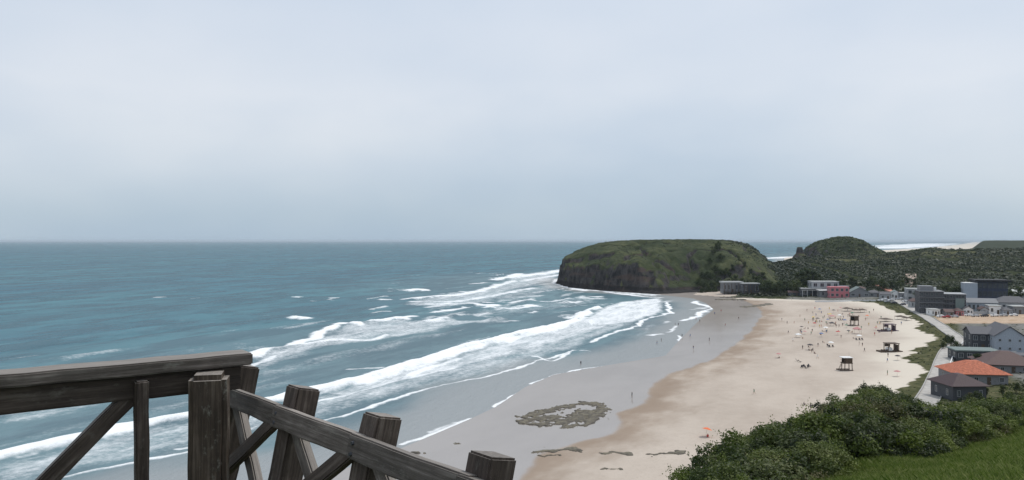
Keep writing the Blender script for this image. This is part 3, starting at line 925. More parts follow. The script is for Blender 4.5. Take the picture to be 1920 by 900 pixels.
def shrub_mesh(name, seed, rx=1.35, rz=1.55, n=3600, leaf=0.085, spiky=0.0):
    g = np.random.default_rng(seed)
    k = 30
    lc = np.stack([g.normal(0, 0.50, k) * rx, g.normal(0, 0.50, k) * rx, (0.22 + 0.66 * g.random(k)) * rz], 1)
    lr = (0.15 + 0.24 * g.random(k)) * rx
    lc[0] = (0, 0, 0.30 * rz)
    lr[0] = 0.55 * rx
    which = g.choice(k, n, p=lr ** 2 / (lr ** 2).sum())
    dr = g.normal(size=(n, 3))
    dr[:, 2] = np.abs(dr[:, 2]) * 0.9 - 0.25
    dr /= np.linalg.norm(dr, axis=1, keepdims=True)
    r = lr[which] * (0.60 + 0.55 * g.random(n))
    pos = lc[which] + dr * r[:, None]
    nrm = dr + g.normal(0, 0.6, (n, 3))
    lump = g.random(k)
    shade = 0.40 * g.random(n) + 0.60 * lump[which]
    size = leaf * (0.45 + 1.1 * g.random(n))
    # leafy shoots standing out of the mass
    ns, per = int(46 + 60 * spiky), 14
    root = lc[g.choice(k, ns)] + g.normal(0, 0.12, (ns, 3)) * rx
    dv = g.normal(0, 0.45, (ns, 3)) + root * np.array([0.35, 0.35, 0]) + np.array([0, 0, 0.9])
    dv /= np.linalg.norm(dv, axis=1, keepdims=True)
    ln = (0.24 + 0.26 * g.random(ns)) * (1 + 0.6 * spiky)
    tt = np.tile(np.linspace(0.15, 1, per), ns)
    sp = np.repeat(root, per, 0) + np.repeat(dv * ln[:, None], per, 0) * tt[:, None] + g.normal(0, 0.045, (ns * per, 3))
    pos = np.vstack([pos, sp])
    nrm = np.vstack([nrm, g.normal(0, 1, (ns * per, 3)) + np.array([0, 0, 0.5])])
    shade = np.concatenate([shade, 0.55 + 0.45 * g.random(ns * per)])
    size = np.concatenate([size, leaf * 1.05 * (1.2 - 0.5 * tt)])
    pos[:, 2] = np.maximum(pos[:, 2], 0.03)
    nrm[:, 2] += 0.35
    nrm /= np.linalg.norm(nrm, axis=1, keepdims=True)
    return quads_mesh(name, leaf_quads(pos, nrm, size), dict(shade=np.clip(shade, 0, 1)))

def stems(name, seed, h, spread, r):
    g = random.Random(seed)
    mb = MB()
    for k in range(6):
        a = k * math.pi / 3 + g.random()
        p0 = Vector((0.05 * math.cos(a), 0.05 * math.sin(a), -0.35))
        p1 = Vector((spread * 0.4 * math.cos(a), spread * 0.4 * math.sin(a), h * 0.4))
        p2 = Vector((spread * math.cos(a + 0.3), spread * math.sin(a + 0.3), h * 0.85))
        mb.tube(p0, p1, r, r * 0.7, 5).tube(p1, p2, r * 0.7, r * 0.3, 5)
    return mb.mesh(name)

SHRUB_KINDS = []
for i, (mt, seed, rx, rz, n, leaf, spk, lab) in enumerate((
    ('leaf', 1, 1.35, 1.55, 10000, 0.046, 0.0, 'mid green rounded shrub in the thicket on the slope below the lawn'),
    ('leaf_dark', 2, 1.30, 1.65, 9000, 0.052, 0.0, 'dark green broad-leaved shrub in the thicket on the slope below the lawn'),
    ('leaf_light', 3, 1.20, 1.35, 9600, 0.042, 0.3, 'bright green loose shrub in the thicket on the slope below the lawn'),
    ('leaf_olive', 6, 1.15, 1.30, 7600, 0.036, 0.6, 'olive brown twiggy shrub in the thicket on the slope below the lawn'),
    ('leaf', 4, 1.05, 1.75, 8600, 0.045, 0.5, 'tall spiky mid green shrub in the thicket on the slope below the lawn'))):
    SHRUB_KINDS.append((shrub_mesh('foliage', seed, rx, rz, n, leaf, spk), stems('stem', seed, rz, rx * 0.55, 0.035), mt, lab))

# scatter over the slope between the lawn's edge and the brow
def grass_edge(px):
    yl = 900 - (px - 1500) * 0.226              # the lawn's edge, a straight mown line
    e = 1.6 / np.maximum((yl - HZ) / F - np.interp(px, [1400, 1490, 1920, 2400], [0.26, 0.236, 0.206, 0.19]), 0.03)
    return np.clip(np.where(px < 1490, np.interp(px, [1260, 1380, 1490], [10.0, 13.0, 21.0]), e), 9.0, 44.0)
placed = []
tries = 0
while len(placed) < 285 and tries < 12000:
    tries += 1
    px = random.uniform(1262, 2080)
    D = float(np.interp(px, HX, HD))
    E = float(grass_edge(px))
    d = math.sqrt(random.uniform(E ** 2, (D + 7) ** 2))
    x, y = (px - 960) / F * d, d
    near = 0.75 if d < E + 4 else 1.0
    rmin = (1.0 + 0.018 * d) * near
    if any((x - a) ** 2 + (y - b) ** 2 < (rmin * 0.95) ** 2 for a, b, *_ in placed):
        continue
    placed.append((x, y, d, E, D, px))
for x, y, d, E, D, px in placed:
    r = random.random()
    kind = (2 if r < 0.34 else 0 if r < 0.55 else 1 if r < 0.78 else 3 if r < 0.9 else 4) if px > 1730 else (1 if r < 0.38 else 0 if r < 0.65 else 2 if r < 0.80 else 3 if r < 0.88 else 4)
    fo, st, mt, lab = SHRUB_KINDS[kind]
    s = random.uniform(0.78, 1.12) * (0.72 if d < E + 3 else 1.0) * (0.85 if d < 24 else 1.0) * (1 + 0.004 * d)
    s *= float(np.interp(px, [1260, 1330, 1420], [0.55, 0.8, 1.0]))
    gz = float(hill_z(np.array([x]), np.array([y]))[0])
    e = empty('shrub', (x, y, gz - 0.12), random.uniform(0, 6.28))
    e.scale = (s * random.uniform(0.9, 1.2), s * random.uniform(0.9, 1.2), s * random.uniform(0.85, 1.1))
    link('foliage', fo, M[mt], e)
    link('stem', st, M['trunk'], e)
    where = ('right at the edge of the mown lawn' if d < E + 5 else 'on the brow above the beach sand' if d > D - 9 and px < 1700 else
             'on the slope facing the brown roofed houses' if px > 1700 else 'in the middle of the thicket')
    tag(e, lab.split(' in the thicket')[0] + ' ' + where, 'shrub', 'shrubs in the thicket on the slope')

# short turf on the lawn
def blades(name, n, gen, h, w):
    x, y, z = gen(n)
    n = len(x)
    a = rng.random(n) * 2 * math.pi
    hh = h * (0.5 + rng.random(n))
    ww = w * (0.7 + 0.6 * rng.random(n))
    lean = rng.normal(0, 0.45, (n, 2)) * hh[:, None]
    b = np.stack([x, y, z - 0.02], 1)
    side = np.stack([np.cos(a) * ww, np.sin(a) * ww, np.zeros(n)], 1)
    tip = b + np.concatenate([lean, hh[:, None]], 1)
    mid = b + np.concatenate([lean * 0.35, 0.55 * hh[:, None]], 1)
    V = np.stack([b - side * 0.5, b + side * 0.5, mid + side * 0.4, tip], 1)
    return quads_mesh(name, V, dict(shade=rng.random(n)))
def lawn_points(n):
    px = rng.uniform(1380, 2050, n)
    E = grass_edge(px) + 1.6
    d = np.sqrt(rng.uniform(8.5 ** 2, E ** 2))
    keep = (px > 1480) | (rng.random(n) < 0.5)
    px, d = px[keep], d[keep]
    x, y = (px - 960) / F * d, d
    return x, y, hill_z(x, y)
grass = link('grass', blades('grass', 200000, lawn_points, 0.12, 0.015), M['grass'])
tag(grass, 'short green grass on the lawn at the top of the slope', 'grass', kind='stuff')

def tuft_points(n):
    x, y, z = lawn_points(n)
    k = fbm(x / 0.9, y / 0.9, 171, 3) > 0.56
    return x[k], y[k], z[k]
tall = link('grass', blades('grass', 16000, tuft_points, 0.19, 0.011), M['grass'])
tag(tall, 'longer grass tufts standing out of the lawn', 'grass', kind='stuff')

# low scrub that reads as one mass on the far hills and the dunes
def clump_cloud(name, pts, size, mat, label, per=16, flat=0.75):
    n = len(pts)
    c = np.repeat(pts, per, 0)
    s = np.repeat(size, per)
    d = rng.normal(size=(n * per, 3))
    d[:, 2] = np.abs(d[:, 2])
    d /= np.linalg.norm(d, axis=1, keepdims=True)
    off = d * (s * (0.55 + 0.5 * rng.random(n * per)))[:, None]
    off[:, 2] *= flat
    nrm = d + rng.normal(0, 0.30, d.shape)
    nrm /= np.linalg.norm(nrm, axis=1, keepdims=True)
    shade = np.clip(0.2 + np.repeat(rng.random(n), per) * 0.45 + 0.2 * rng.random(n * per), 0, 1)
    V = leaf_quads(c + off, nrm, s * (0.20 + 0.22 * rng.random(n * per)) * (16 / max(per, 10)) ** 0.35, 0.75, 0.15)
    o = link(name, quads_mesh(name, V, dict(shade=shade)), mat)
    return tag(o, label, 'scrub', kind='stuff')

def bilerp(X, Y, Z, x, y):
    x0, y0, st = X[0, 0], Y[0, 0], X[0, 1] - X[0, 0]
    i = np.clip(((y - y0) / st), 0, X.shape[0] - 1.01)
    j = np.clip(((x - x0) / st), 0, X.shape[1] - 1.01)
    i0, j0 = i.astype(int), j.astype(int)
    a, b = i - i0, j - j0
    return (Z[i0, j0] * (1 - a) * (1 - b) + Z[i0 + 1, j0] * a * (1 - b) + Z[i0, j0 + 1] * (1 - a) * b + Z[i0 + 1, j0 + 1] * a * b)

# ridge behind the town
n = 15000
px = rng.uniform(1385, 2080, n)
d = rng.uniform(480, 1130, n)
x, y = (px - 960) / F * d, d
nn = fbm(x / 40, y / 40, 121, 4)
clear = sstep(0.60, 0.66, fbm(x / 55 + 7, y / 28, 131, 3)) * (y < 980)
S_ = coast_s(x, y)
BUILT = np.array([(150, 560), (150, 606), (215, 606), (300, 590), (330, 490), (700, 490), (700, 200), (140, 200)])
k = (S_ > 24) & (rng.random(n) > clear * 0.93) & ~((hd.max() < 0)) & ~inside(x, y, HEAD) & ~inside(x, y, BUILT) 
x, y, nn = x[k], y[k], nn[k]
inb = (x > 386) & (x < 584) & (y > 986) & (y < 1129)
z = np.where(inb, np.maximum(bilerp(bx, by, bz, x, y), land_z(x, y)), land_z(x, y))
steepb = inb & (x < 412)
sz_ = (1.5 + 6.0 * nn * rng.random(len(x)) ** 1.6) * np.where(inb, 0.62, 1.0)
k = inb & ~steepb
clump_cloud('scrub', np.stack([x, y, z - 0.5], 1)[k], sz_[k], M['leaf_dark'], 'dark forest covering the steep rounded hill behind the headland', 14)
n2 = 2600
x2, y2 = rng.uniform(404, 560, n2), rng.uniform(992, 1100, n2)
z2 = bilerp(bx, by, bz, x2, y2)
clump_cloud('scrub', np.stack([x2, y2, z2 - 0.4], 1), 1.0 + 1.6 * rng.random(n2), M['leaf_dark'], 'dark bushes on the face of the steep rounded hill', 10)
k = ~inb
clump_cloud('scrub', np.stack([x, y, z - 0.5], 1)[k], sz_[k], M['far_leaf'], 'dark green scrub covering the hills behind the beach town', 24)

# headland cover: short grass tussocks and bushes on the flat parts
n = 21000
x, y = rng.uniform(52, 345, n), rng.uniform(615, 975, n)
z = np.maximum(bilerp(gx, gy, hz, x, y), land_z(x, y))
zx = (bilerp(gx, gy, hz, x + 3, y) - bilerp(gx, gy, hz, x - 3, y)) / 6
zy = (bilerp(gx, gy, hz, x, y + 3) - bilerp(gx, gy, hz, x, y - 3)) / 6
slope = np.hypot(zx, zy)
dens = np.clip(fbm(x / 22, y / 22, 141, 3) * 1.7 - 0.55, 0.05, 1) + 1.0 * sstep(228, 270, x)
S_ = bilerp(gx, gy, hd, x, y)
k = (S_ > 10) & (slope < 0.75) & (rng.random(n) < dens)
x, y, z = x[k], y[k], z[k]
s = 0.5 + 1.0 * rng.random(len(x)) ** 2 + 2.8 * sstep(225, 285, x) * rng.random(len(x))
clump_cloud('scrub', np.stack([x, y, z - 0.2], 1), s, M['far_leaf'], 'low scrub and tussocks on the rocky headland', 9, 0.6)

# dune vegetation
n = 16000
x, y = rng.uniform(95, 330, n), rng.uniform(185, 600, n)
dn = seg_dist(x, y, DUNE)
dn = np.where(inside(x, y, DUNEP), dn, -dn)
pd = seg_dist(x, y, PATH)
hol = fbm(x / 16, y / 5, 61, 4)
k = (dn + 9.0 * (hol - 0.5) > 1.5) & (pd > 4.2) & ~inside(x, y, EARTH) & (x < 260 + 0 * y) & (rng.random(n) < 0.9) & (~inside(x, y, TOWN) | (rng.random(n) < 0.25))
x, y = x[k], y[k]
clump_cloud('dune_plants', np.stack([x, y, land_z(x, y) - 0.1], 1), 0.35 + 0.75 * rng.random(len(x)) ** 2, M['dune_leaf'], 'low dune plants between the sand and the promenade', 8, 0.6)

# ------------------------------------------------------------------ promenade, tracks, rocks on the beach
def ribbon(name, line, w, mat, lift=0.05, curb=0.0):
    tn = np.gradient(line, axis=0)
    tn /= np.linalg.norm(tn, axis=1, keepdims=True)
    nn = np.stack([tn[:, 1], -tn[:, 0]], 1)
    offs = np.linspace(-w / 2, w / 2, 7)
    X = line[:, 0:1] + nn[:, 0:1] * offs
    Y = line[:, 1:2] + nn[:, 1:2] * offs
    Z = np.repeat(land_z(X, Y).max(1, keepdims=True), 7, 1) + lift
    X2 = np.concatenate([X[:, :1], X, X[:, -1:]], 1)
    Y2 = np.concatenate([Y[:, :1], Y, Y[:, -1:]], 1)
    Z2 = np.concatenate([Z[:, :1] - 1.2, Z, Z[:, -1:] - 1.2], 1)
    o = link(name, grid_mesh(name, X2, Y2, Z2, smooth=False), mat)
    if curb:
        for sgn in (0, -1):
            mb = MB()
            for i in range(len(line) - 1):
                a = Vector((X[i, sgn], Y[i, sgn], Z[i, 0] + curb / 2))
                b = Vector((X[i + 1, sgn], Y[i + 1, sgn], Z[i + 1, 0] + curb / 2))
                mb.bar(a, b, 0.35, curb)
            mb.build('kerb', M['concrete'], o)
    return o
M['path'] = plain('promenade_paving', (0.42, 0.40, 0.37), 0.85, 0.2, 0.5, bump=0.2)
M['track'] = plain('sandy_track', (0.46, 0.36, 0.30), 0.9, 0.2, 0.3)
M['red_track'] = plain('red_earth_track', (0.50, 0.23, 0.17), 0.9, 0.3, 0.3)
tag(ribbon('promenade', PATH, 5.6, M['path'], 0.08, 0.28), kind='structure')
tag(ribbon('track', smooth_line(np.array([(0.5076 * 640, 640), (0.515 * 700, 700), (0.516 * 740, 740)]), 6), 9, M['track'], 1.0), kind='structure')
tag(ribbon('track', smooth_line(np.array([(0.5035 * 590, 590), (0.489 * 625, 625), (0.474 * 665, 665)]), 6), 6, M['red_track'], 1.2), kind='structure')

def rock_mat():
    m, t, o = mat_new('beach_rock')
    pos = worldpos(t)
    a, b = noise(t, pos, 0.8, 6.0, 0.65), noise(t, pos, 4.0, 5.0, 0.7)
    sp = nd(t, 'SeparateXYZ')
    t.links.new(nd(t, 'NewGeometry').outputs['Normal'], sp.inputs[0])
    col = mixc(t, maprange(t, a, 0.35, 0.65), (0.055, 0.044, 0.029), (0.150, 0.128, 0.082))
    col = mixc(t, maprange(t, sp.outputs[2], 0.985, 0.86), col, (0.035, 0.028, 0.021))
    col = mixc(t, math_(t, 'MULTIPLY', maprange(t, b, 0.5, 0.7), 0.6), col, (0.07, 0.062, 0.045))
    d = nd(t, 'BsdfPrincipled', Roughness=0.7)
    t.links.new(col, d.inputs['Base Color'])
    t.links.new(d.outputs[0], o.inputs[0])
    return m
M['rock'] = rock_mat()

def outcrop(px_lines, width, hgt, label, seed, step=0.28):
    lines = [PL(l, 0.3) for l in px_lines]
    allp = np.vstack(lines)
    X, Y = np.meshgrid(np.arange(allp[:, 0].min() - 3, allp[:, 0].max() + 3, step), np.arange(allp[:, 1].min() - 3, allp[:, 1].max() + 3, step))
    h = np.full(X.shape, -1.0)
    Xw = X + 3.4 * (fbm(X / 2.2, Y / 3.0, seed + 3, 3) - 0.5)
    Yw = Y + 5.0 * (fbm(X / 2.2 + 9, Y / 3.0, seed + 5, 3) - 0.5)
    wv = 0.25 + 1.7 * fbm(X / 3.1, Y / 4.3, seed + 7, 3)
    for l, w in zip(lines, width):
        w = w * wv
        d = seg_dist(Xw, Yw, l)
        h = np.maximum(h, 1 - (d / w) ** 2)
    n = fbm(X / 1.0, Y / 1.5, seed, 4)
    h = np.clip(h, -1, 1) * 0.9 + (n - 0.5) * 2.0 + (fbm(X / 0.45, Y / 0.6, seed + 9, 3) - 0.5) * 1.6
    Z = land_z(X, Y) - 0.12 + hgt * (sstep(-0.05, 0.35, h) * 0.6 + 0.5 * np.clip(h, 0, 1) * n)
    o = link('rock', grid_mesh('rock', X, Y, Z, keep=h > -0.12), M['rock'])
    return tag(o, label, 'rock')
outcrop([[(982, 781), (1003, 776), (1050, 766), (1095, 756), (1124, 760), (1132, 770), (1118, 780)],
         [(978, 789), (998, 795), (1044, 795), (1060, 802), (1100, 796), (1116, 786)], [(1052, 790), (1080, 786), (1108, 778)], [(1010, 784), (1040, 782)]],
        [1.5, 1.7, 4.2, 2.6], 0.40, 'large flat ring of brown and greenish rock lying in the wet sand', 201)
outcrop([[(1010, 852), (1035, 847), (1065, 844), (1090, 848)], [(1010, 858), (1050, 858)]], [1.0, 0.5], 0.35, 'broken low rock ledge at the edge of the dry sand', 202)
outcrop([[(1128, 854), (1150, 852), (1180, 855)]], [0.7], 0.25, 'thin pale rock strip half buried in dry sand', 203)
outcrop([[(1215, 860), (1250, 857), (1285, 852)]], [0.8], 0.35, 'scattered dark rock ledge beside the foot of the shrubs', 204)
outcrop([[(1128, 885), (1165, 882)]], [0.5], 0.25, 'narrow dark rock sliver on dry sand', 205)
outcrop([[(770, 847), (784, 848)]], [0.9], 0.45, 'small dark boulder on wet sand by the railing', 206)
outcrop([[(852, 831), (862, 830)]], [0.5], 0.22, 'tiny flat rock on the wet sand', 207)
outcrop([[(1395, 576), (1425, 574), (1440, 571)]], [3.5], 0.5, 'low dark rocks at the far corner of the beach', 208, 0.7)
outcrop([[(1345, 562), (1390, 563)], [(1355, 558), (1405, 560)]], [2.5, 2.0], 0.9, 'rubble rocks below the restaurant on stilts', 209, 0.7)

# ------------------------------------------------------------------ timber railings at the lookout
def beam(name, a, b, w, h, mat, parent, up=(0, 0, 1), bevel=0.006, taper=1.0):
    """A sawn timber from a to b: local X along its length, h along 'up'."""
    a, b = Vector(a), Vector(b)
    ln = (b - a).length
    x = (b - a).normalized()
    u = Vector(up)
    z = (u - x * u.dot(x)).normalized()
    y = z.cross(x)
    bm = bmesh.new()
    nseg = max(2, int(ln / 0.12))
    ring = []
    g = random.Random(hash((round(a.x, 3), round(b.y, 3), round(ln, 3))))
    for i in range(nseg + 1):
        t = i / nseg
        jw = w * (1 + g.uniform(-0.03, 0.03))
        jh = h * (1 + g.uniform(-0.03, 0.03))
        oy, oz = g.uniform(-0.0025, 0.0025), g.uniform(-0.0025, 0.0025)
        ring.append([bm.verts.new((t * ln, oy + sy * jw / 2, oz + sz * jh / 2)) for sy, sz in ((-1, -1), (1, -1), (1, 1), (-1, 1))])
    for i in range(nseg):
        for k in range(4):
            bm.faces.new((ring[i][k], ring[i][(k + 1) % 4], ring[i + 1][(k + 1) % 4], ring[i + 1][k]))
    bm.faces.new(ring[0][::-1])
    bm.faces.new(ring[-1])
    bmesh.ops.recalc_face_normals(bm, faces=bm.faces)
    ed = [e for e in bm.edges if len(e.link_faces) == 2 and e.calc_face_angle(0) > 0.8]
    bmesh.ops.bevel(bm, geom=ed, offset=bevel, segments=2, affect='EDGES')
    me = bpy.data.meshes.new(name)
    bm.to_mesh(me)
    bm.free()
    o = link(name, me, mat, parent)
    m = Matrix((x, y, z)).transposed().to_4x4()
    m.translation = a - parent.location
    o.matrix_local = m
    return o

def V3(x, y, z): return Vector((x, y, z))
# level deck railing on the left
dirA = Vector((0.81, 0.587, 0)).normalized()
nA = Vector((0.587, -0.81, 0)).normalized()          # towards the deck
B0 = Vector((-1.195, 3.5, 0))
ra = empty('railing', (-1.25, 3.36, 43.3))
tag(ra, 'dark weathered deck railing with flat top board and a thick mottled corner post', 'railing')
def onA(px_t, off=0.0, z=0.0):
    """Point at ray slope px_t along the rail line."""
    # X/Y = px_t on the line B0 + s*dirA
    s = (px_t * B0.y - B0.x) / (dirA.x - px_t * dirA.y)
    p = B0 + dirA * s + nA * off
    return V3(p.x, p.y, z)
sl = lambda px: (px - 960) / F
left, right = B0 - dirA * 3.2, B0 + dirA * 0.0
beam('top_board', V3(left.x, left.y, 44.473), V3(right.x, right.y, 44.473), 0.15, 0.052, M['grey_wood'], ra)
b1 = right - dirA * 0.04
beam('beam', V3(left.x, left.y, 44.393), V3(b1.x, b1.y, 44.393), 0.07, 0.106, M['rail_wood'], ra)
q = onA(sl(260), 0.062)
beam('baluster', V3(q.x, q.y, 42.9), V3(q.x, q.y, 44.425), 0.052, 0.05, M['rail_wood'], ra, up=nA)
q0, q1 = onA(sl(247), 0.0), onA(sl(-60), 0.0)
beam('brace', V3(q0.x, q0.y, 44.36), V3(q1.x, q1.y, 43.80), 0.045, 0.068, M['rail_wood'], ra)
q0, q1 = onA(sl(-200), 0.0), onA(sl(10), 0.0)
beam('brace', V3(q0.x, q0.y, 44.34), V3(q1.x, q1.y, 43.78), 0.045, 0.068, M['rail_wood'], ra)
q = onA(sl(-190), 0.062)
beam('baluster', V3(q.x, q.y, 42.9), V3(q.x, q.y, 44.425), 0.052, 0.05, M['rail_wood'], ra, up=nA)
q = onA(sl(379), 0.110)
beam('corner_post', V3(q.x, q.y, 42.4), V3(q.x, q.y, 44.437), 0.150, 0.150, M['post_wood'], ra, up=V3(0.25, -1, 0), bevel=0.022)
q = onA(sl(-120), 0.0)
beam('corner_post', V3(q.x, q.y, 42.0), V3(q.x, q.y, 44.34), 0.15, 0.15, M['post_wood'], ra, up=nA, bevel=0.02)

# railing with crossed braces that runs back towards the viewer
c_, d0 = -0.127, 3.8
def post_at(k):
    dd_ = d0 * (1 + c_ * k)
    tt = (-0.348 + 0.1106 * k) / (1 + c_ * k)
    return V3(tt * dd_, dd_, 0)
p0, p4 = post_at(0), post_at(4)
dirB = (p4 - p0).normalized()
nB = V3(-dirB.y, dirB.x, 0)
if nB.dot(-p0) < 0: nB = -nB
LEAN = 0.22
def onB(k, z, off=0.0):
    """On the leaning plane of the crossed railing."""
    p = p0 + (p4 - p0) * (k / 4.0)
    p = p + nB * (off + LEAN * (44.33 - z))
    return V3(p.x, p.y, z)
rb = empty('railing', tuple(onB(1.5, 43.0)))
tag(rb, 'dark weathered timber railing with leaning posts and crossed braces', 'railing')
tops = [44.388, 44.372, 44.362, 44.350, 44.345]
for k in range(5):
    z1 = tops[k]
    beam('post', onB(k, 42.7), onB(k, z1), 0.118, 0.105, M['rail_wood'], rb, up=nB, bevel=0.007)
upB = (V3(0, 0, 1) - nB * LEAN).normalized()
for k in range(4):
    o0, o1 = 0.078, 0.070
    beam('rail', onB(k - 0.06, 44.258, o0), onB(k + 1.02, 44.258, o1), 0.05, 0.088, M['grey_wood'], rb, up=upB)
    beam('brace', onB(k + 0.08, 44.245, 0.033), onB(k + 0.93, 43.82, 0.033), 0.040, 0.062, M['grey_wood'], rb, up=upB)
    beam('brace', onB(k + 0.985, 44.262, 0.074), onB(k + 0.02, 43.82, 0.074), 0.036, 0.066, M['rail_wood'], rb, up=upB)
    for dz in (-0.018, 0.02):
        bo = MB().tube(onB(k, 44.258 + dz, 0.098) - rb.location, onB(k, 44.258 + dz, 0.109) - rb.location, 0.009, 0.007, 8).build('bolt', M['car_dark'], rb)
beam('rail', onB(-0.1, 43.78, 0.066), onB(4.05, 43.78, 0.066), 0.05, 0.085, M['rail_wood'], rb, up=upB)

# ------------------------------------------------------------------ buildings
def gable_parts(gb, wall, e):
    for tri in gb.f:                     # front and back gable walls are parts of their own
        MB().add([gb.v[i] for i in tri], [(0, 1, 2)]).build('gable', M[wall], e)

def building(label, pl, pr, ybase, ytop, depth, wall, roof, cols=3, floors=1, z=None, rot=None, name='building', cat='building', roof_h=0.0, style='flat', over=0.5,
             win=(0.5, 0.5), door=True, extra=None, side_cols=2, frame='grey_paint'):
    zg = 4.0 if z is None else z
    for _ in range(3):
        dd_ = (EYE - zg) * F / (ybase - HZ)
        xc = ((pl + pr) / 2 - 960) / F * (dd_ + depth / 2)
        if z is None: zg = lz(xc, dd_ + depth / 2)
    w = (pr - pl) / F * dd_
    h = (ybase - ytop) / F * dd_ - roof_h
    if rot is None: rot = -math.atan2(xc, dd_) * 0.5
    e = empty(name, (xc, dd_ + depth / 2, zg), rot)
    tag(e, label, cat)
    x0, x1, y0, y1 = -w / 2, w / 2, -depth / 2, depth / 2
    MB().box(x0, x1, y0, y1, -1.5, h).build('wall', M[wall], e)
    o = over
    if style == 'flat':
        mb = MB().box(x0 - o, x1 + o, y0 - o, y1 + o, h + 0.003, h + max(roof_h, 0.25))
        mb.build('roof', M[roof], e)
    else:
        mb = MB()
        hh = h + roof_h
        if style == 'gable_front':       # ridge runs away from the viewer
            mb.add([(x0 - o, y0 - o, h - 0.1), (0, y0 - o, hh), (x1 + o, y0 - o, h - 0.1), (x0 - o, y1 + o, h - 0.1), (0, y1 + o, hh), (x1 + o, y1 + o, h - 0.1),
                    (x0 - o, y0 - o, h + 0.1), (0, y0 - o, hh + 0.25), (x1 + o, y0 - o, h + 0.1), (x0 - o, y1 + o, h + 0.1), (0, y1 + o, hh + 0.25), (x1 + o, y1 + o, h + 0.1)],
                   [(6, 9, 10, 7), (7, 10, 11, 8), (0, 1, 4, 3), (1, 2, 5, 4), (0, 6, 7, 1), (1, 7, 8, 2), (3, 4, 10, 9), (4, 5, 11, 10), (0, 3, 9, 6), (2, 8, 11, 5)])
            gb = MB().add([(x0, y0 + 0.003, h - 0.02), (x1, y0 + 0.003, h - 0.02), (0, y0 + 0.003, hh - 0.03), (x0, y1 - 0.003, h - 0.02), (x1, y1 - 0.003, h - 0.02), (0, y1 - 0.003, hh - 0.03)], [(0, 1, 2), (3, 5, 4)])
            gable_parts(gb, wall, e)
        elif style == 'gable_side':      # ridge runs across the view
            mb.add([(x0 - o, y0 - o, h - 0.1), (x0 - o, 0, hh), (x0 - o, y1 + o, h - 0.1), (x1 + o, y0 - o, h - 0.1), (x1 + o, 0, hh), (x1 + o, y1 + o, h - 0.1),
                    (x0 - o, y0 - o, h + 0.1), (x0 - o, 0, hh + 0.25), (x0 - o, y1 + o, h + 0.1), (x1 + o, y0 - o, h + 0.1), (x1 + o, 0, hh + 0.25), (x1 + o, y1 + o, h + 0.1)],
                   [(6, 9, 10, 7), (7, 10, 11, 8), (0, 1, 4, 3), (1, 2, 5, 4), (0, 6, 7, 1), (1, 7, 8, 2), (3, 4, 10, 9), (4, 5, 11, 10), (0, 3, 9, 6), (2, 8, 11, 5)])
            gb = MB().add([(x0 + 0.003, y0, h - 0.02), (x0 + 0.003, y1, h - 0.02), (x0 + 0.003, 0, hh - 0.03), (x1 - 0.003, y0, h - 0.02), (x1 - 0.003, y1, h - 0.02), (x1 - 0.003, 0, hh - 0.03)], [(0, 2, 1), (3, 4, 5)])
            gable_parts(gb, wall, e)
        else:                            # hip
            r = min(w, depth) * 0.42
            rx = max(w / 2 - r, 0.3)
            ry = max(depth / 2 - r, 0.05)
            A = [(x0 - o, y0 - o, h), (x1 + o, y0 - o, h), (x1 + o, y1 + o, h), (x0 - o, y1 + o, h)]
            T = [(-rx, -ry, hh), (rx, -ry, hh), (rx, ry, hh), (-rx, ry, hh)]
            Bt = [(a, b, c + 0.15) for a, b, c in A]
            mb.add(A + Bt + T, [(3, 2, 1, 0), (0, 1, 5, 4), (1, 2, 6, 5), (2, 3, 7, 6), (3, 0, 4, 7), (4, 5, 9, 8), (5, 6, 10, 9), (6, 7, 11, 10), (7, 4, 8, 11), (8, 9, 10, 11)])
        mb.build('roof', M[roof], e)
    # windows on the front and on the sides
    fh = h / floors
    ww, wh = w / max(cols, 1) * win[0], fh * win[1]
    def window(cx, cz, face):
        fr, pn = MB(), MB()
        t = max(0.07, 0.08 * ww)
        a, b, c, d_ = -ww / 2, ww / 2, -wh / 2, wh / 2
        fr.box(a - t, a, -0.09, 0.02, c - t, d_ + t).box(b, b + t, -0.09, 0.02, c - t, d_ + t).box(a, b, -0.09, 0.02, d_, d_ + t).box(a, b, -0.13, 0.02, c - t, c)
        fr.box(-t / 3, t / 3, -0.07, 0.0, c, d_)
        wo_ = fr.build('window', M[frame], e)
        pn.box(a, b, -0.03, 0.0, c, d_)
        pn.build('pane', M['glass'], wo_)
        if face == 'front':
            wo_.location = (cx, y0, cz)
        elif face == 'left':
            wo_.location = (x0, cx, cz)
            wo_.rotation_euler = (0, 0, -math.pi / 2)
    dk = cols // 2 if door and cols > 1 else -1
    for f in range(floors):
        for k in range(cols):
            cx = x0 + (k + 0.5) * w / cols
            if f == 0 and k == dk:
                dh = min(2.3, fh * 0.8)
                do = MB().box(-0.55, 0.55, -0.05, 0.0, 0, dh).build('door', M['brown_wood'], e)
                do.location = (cx, y0, 0.02)
                MB().box(0.3, 0.4, -0.1, -0.052, 1.0, 1.15).build('handle', M['car_silver'], do)
                continue
            window(cx, (f + 0.52) * fh, 'front')
        for k in range(side_cols):
            window(y0 + (k + 0.5) * depth / side_cols, (f + 0.52) * fh, 'left')
    if extra: extra(e, w, h, depth)
    return e

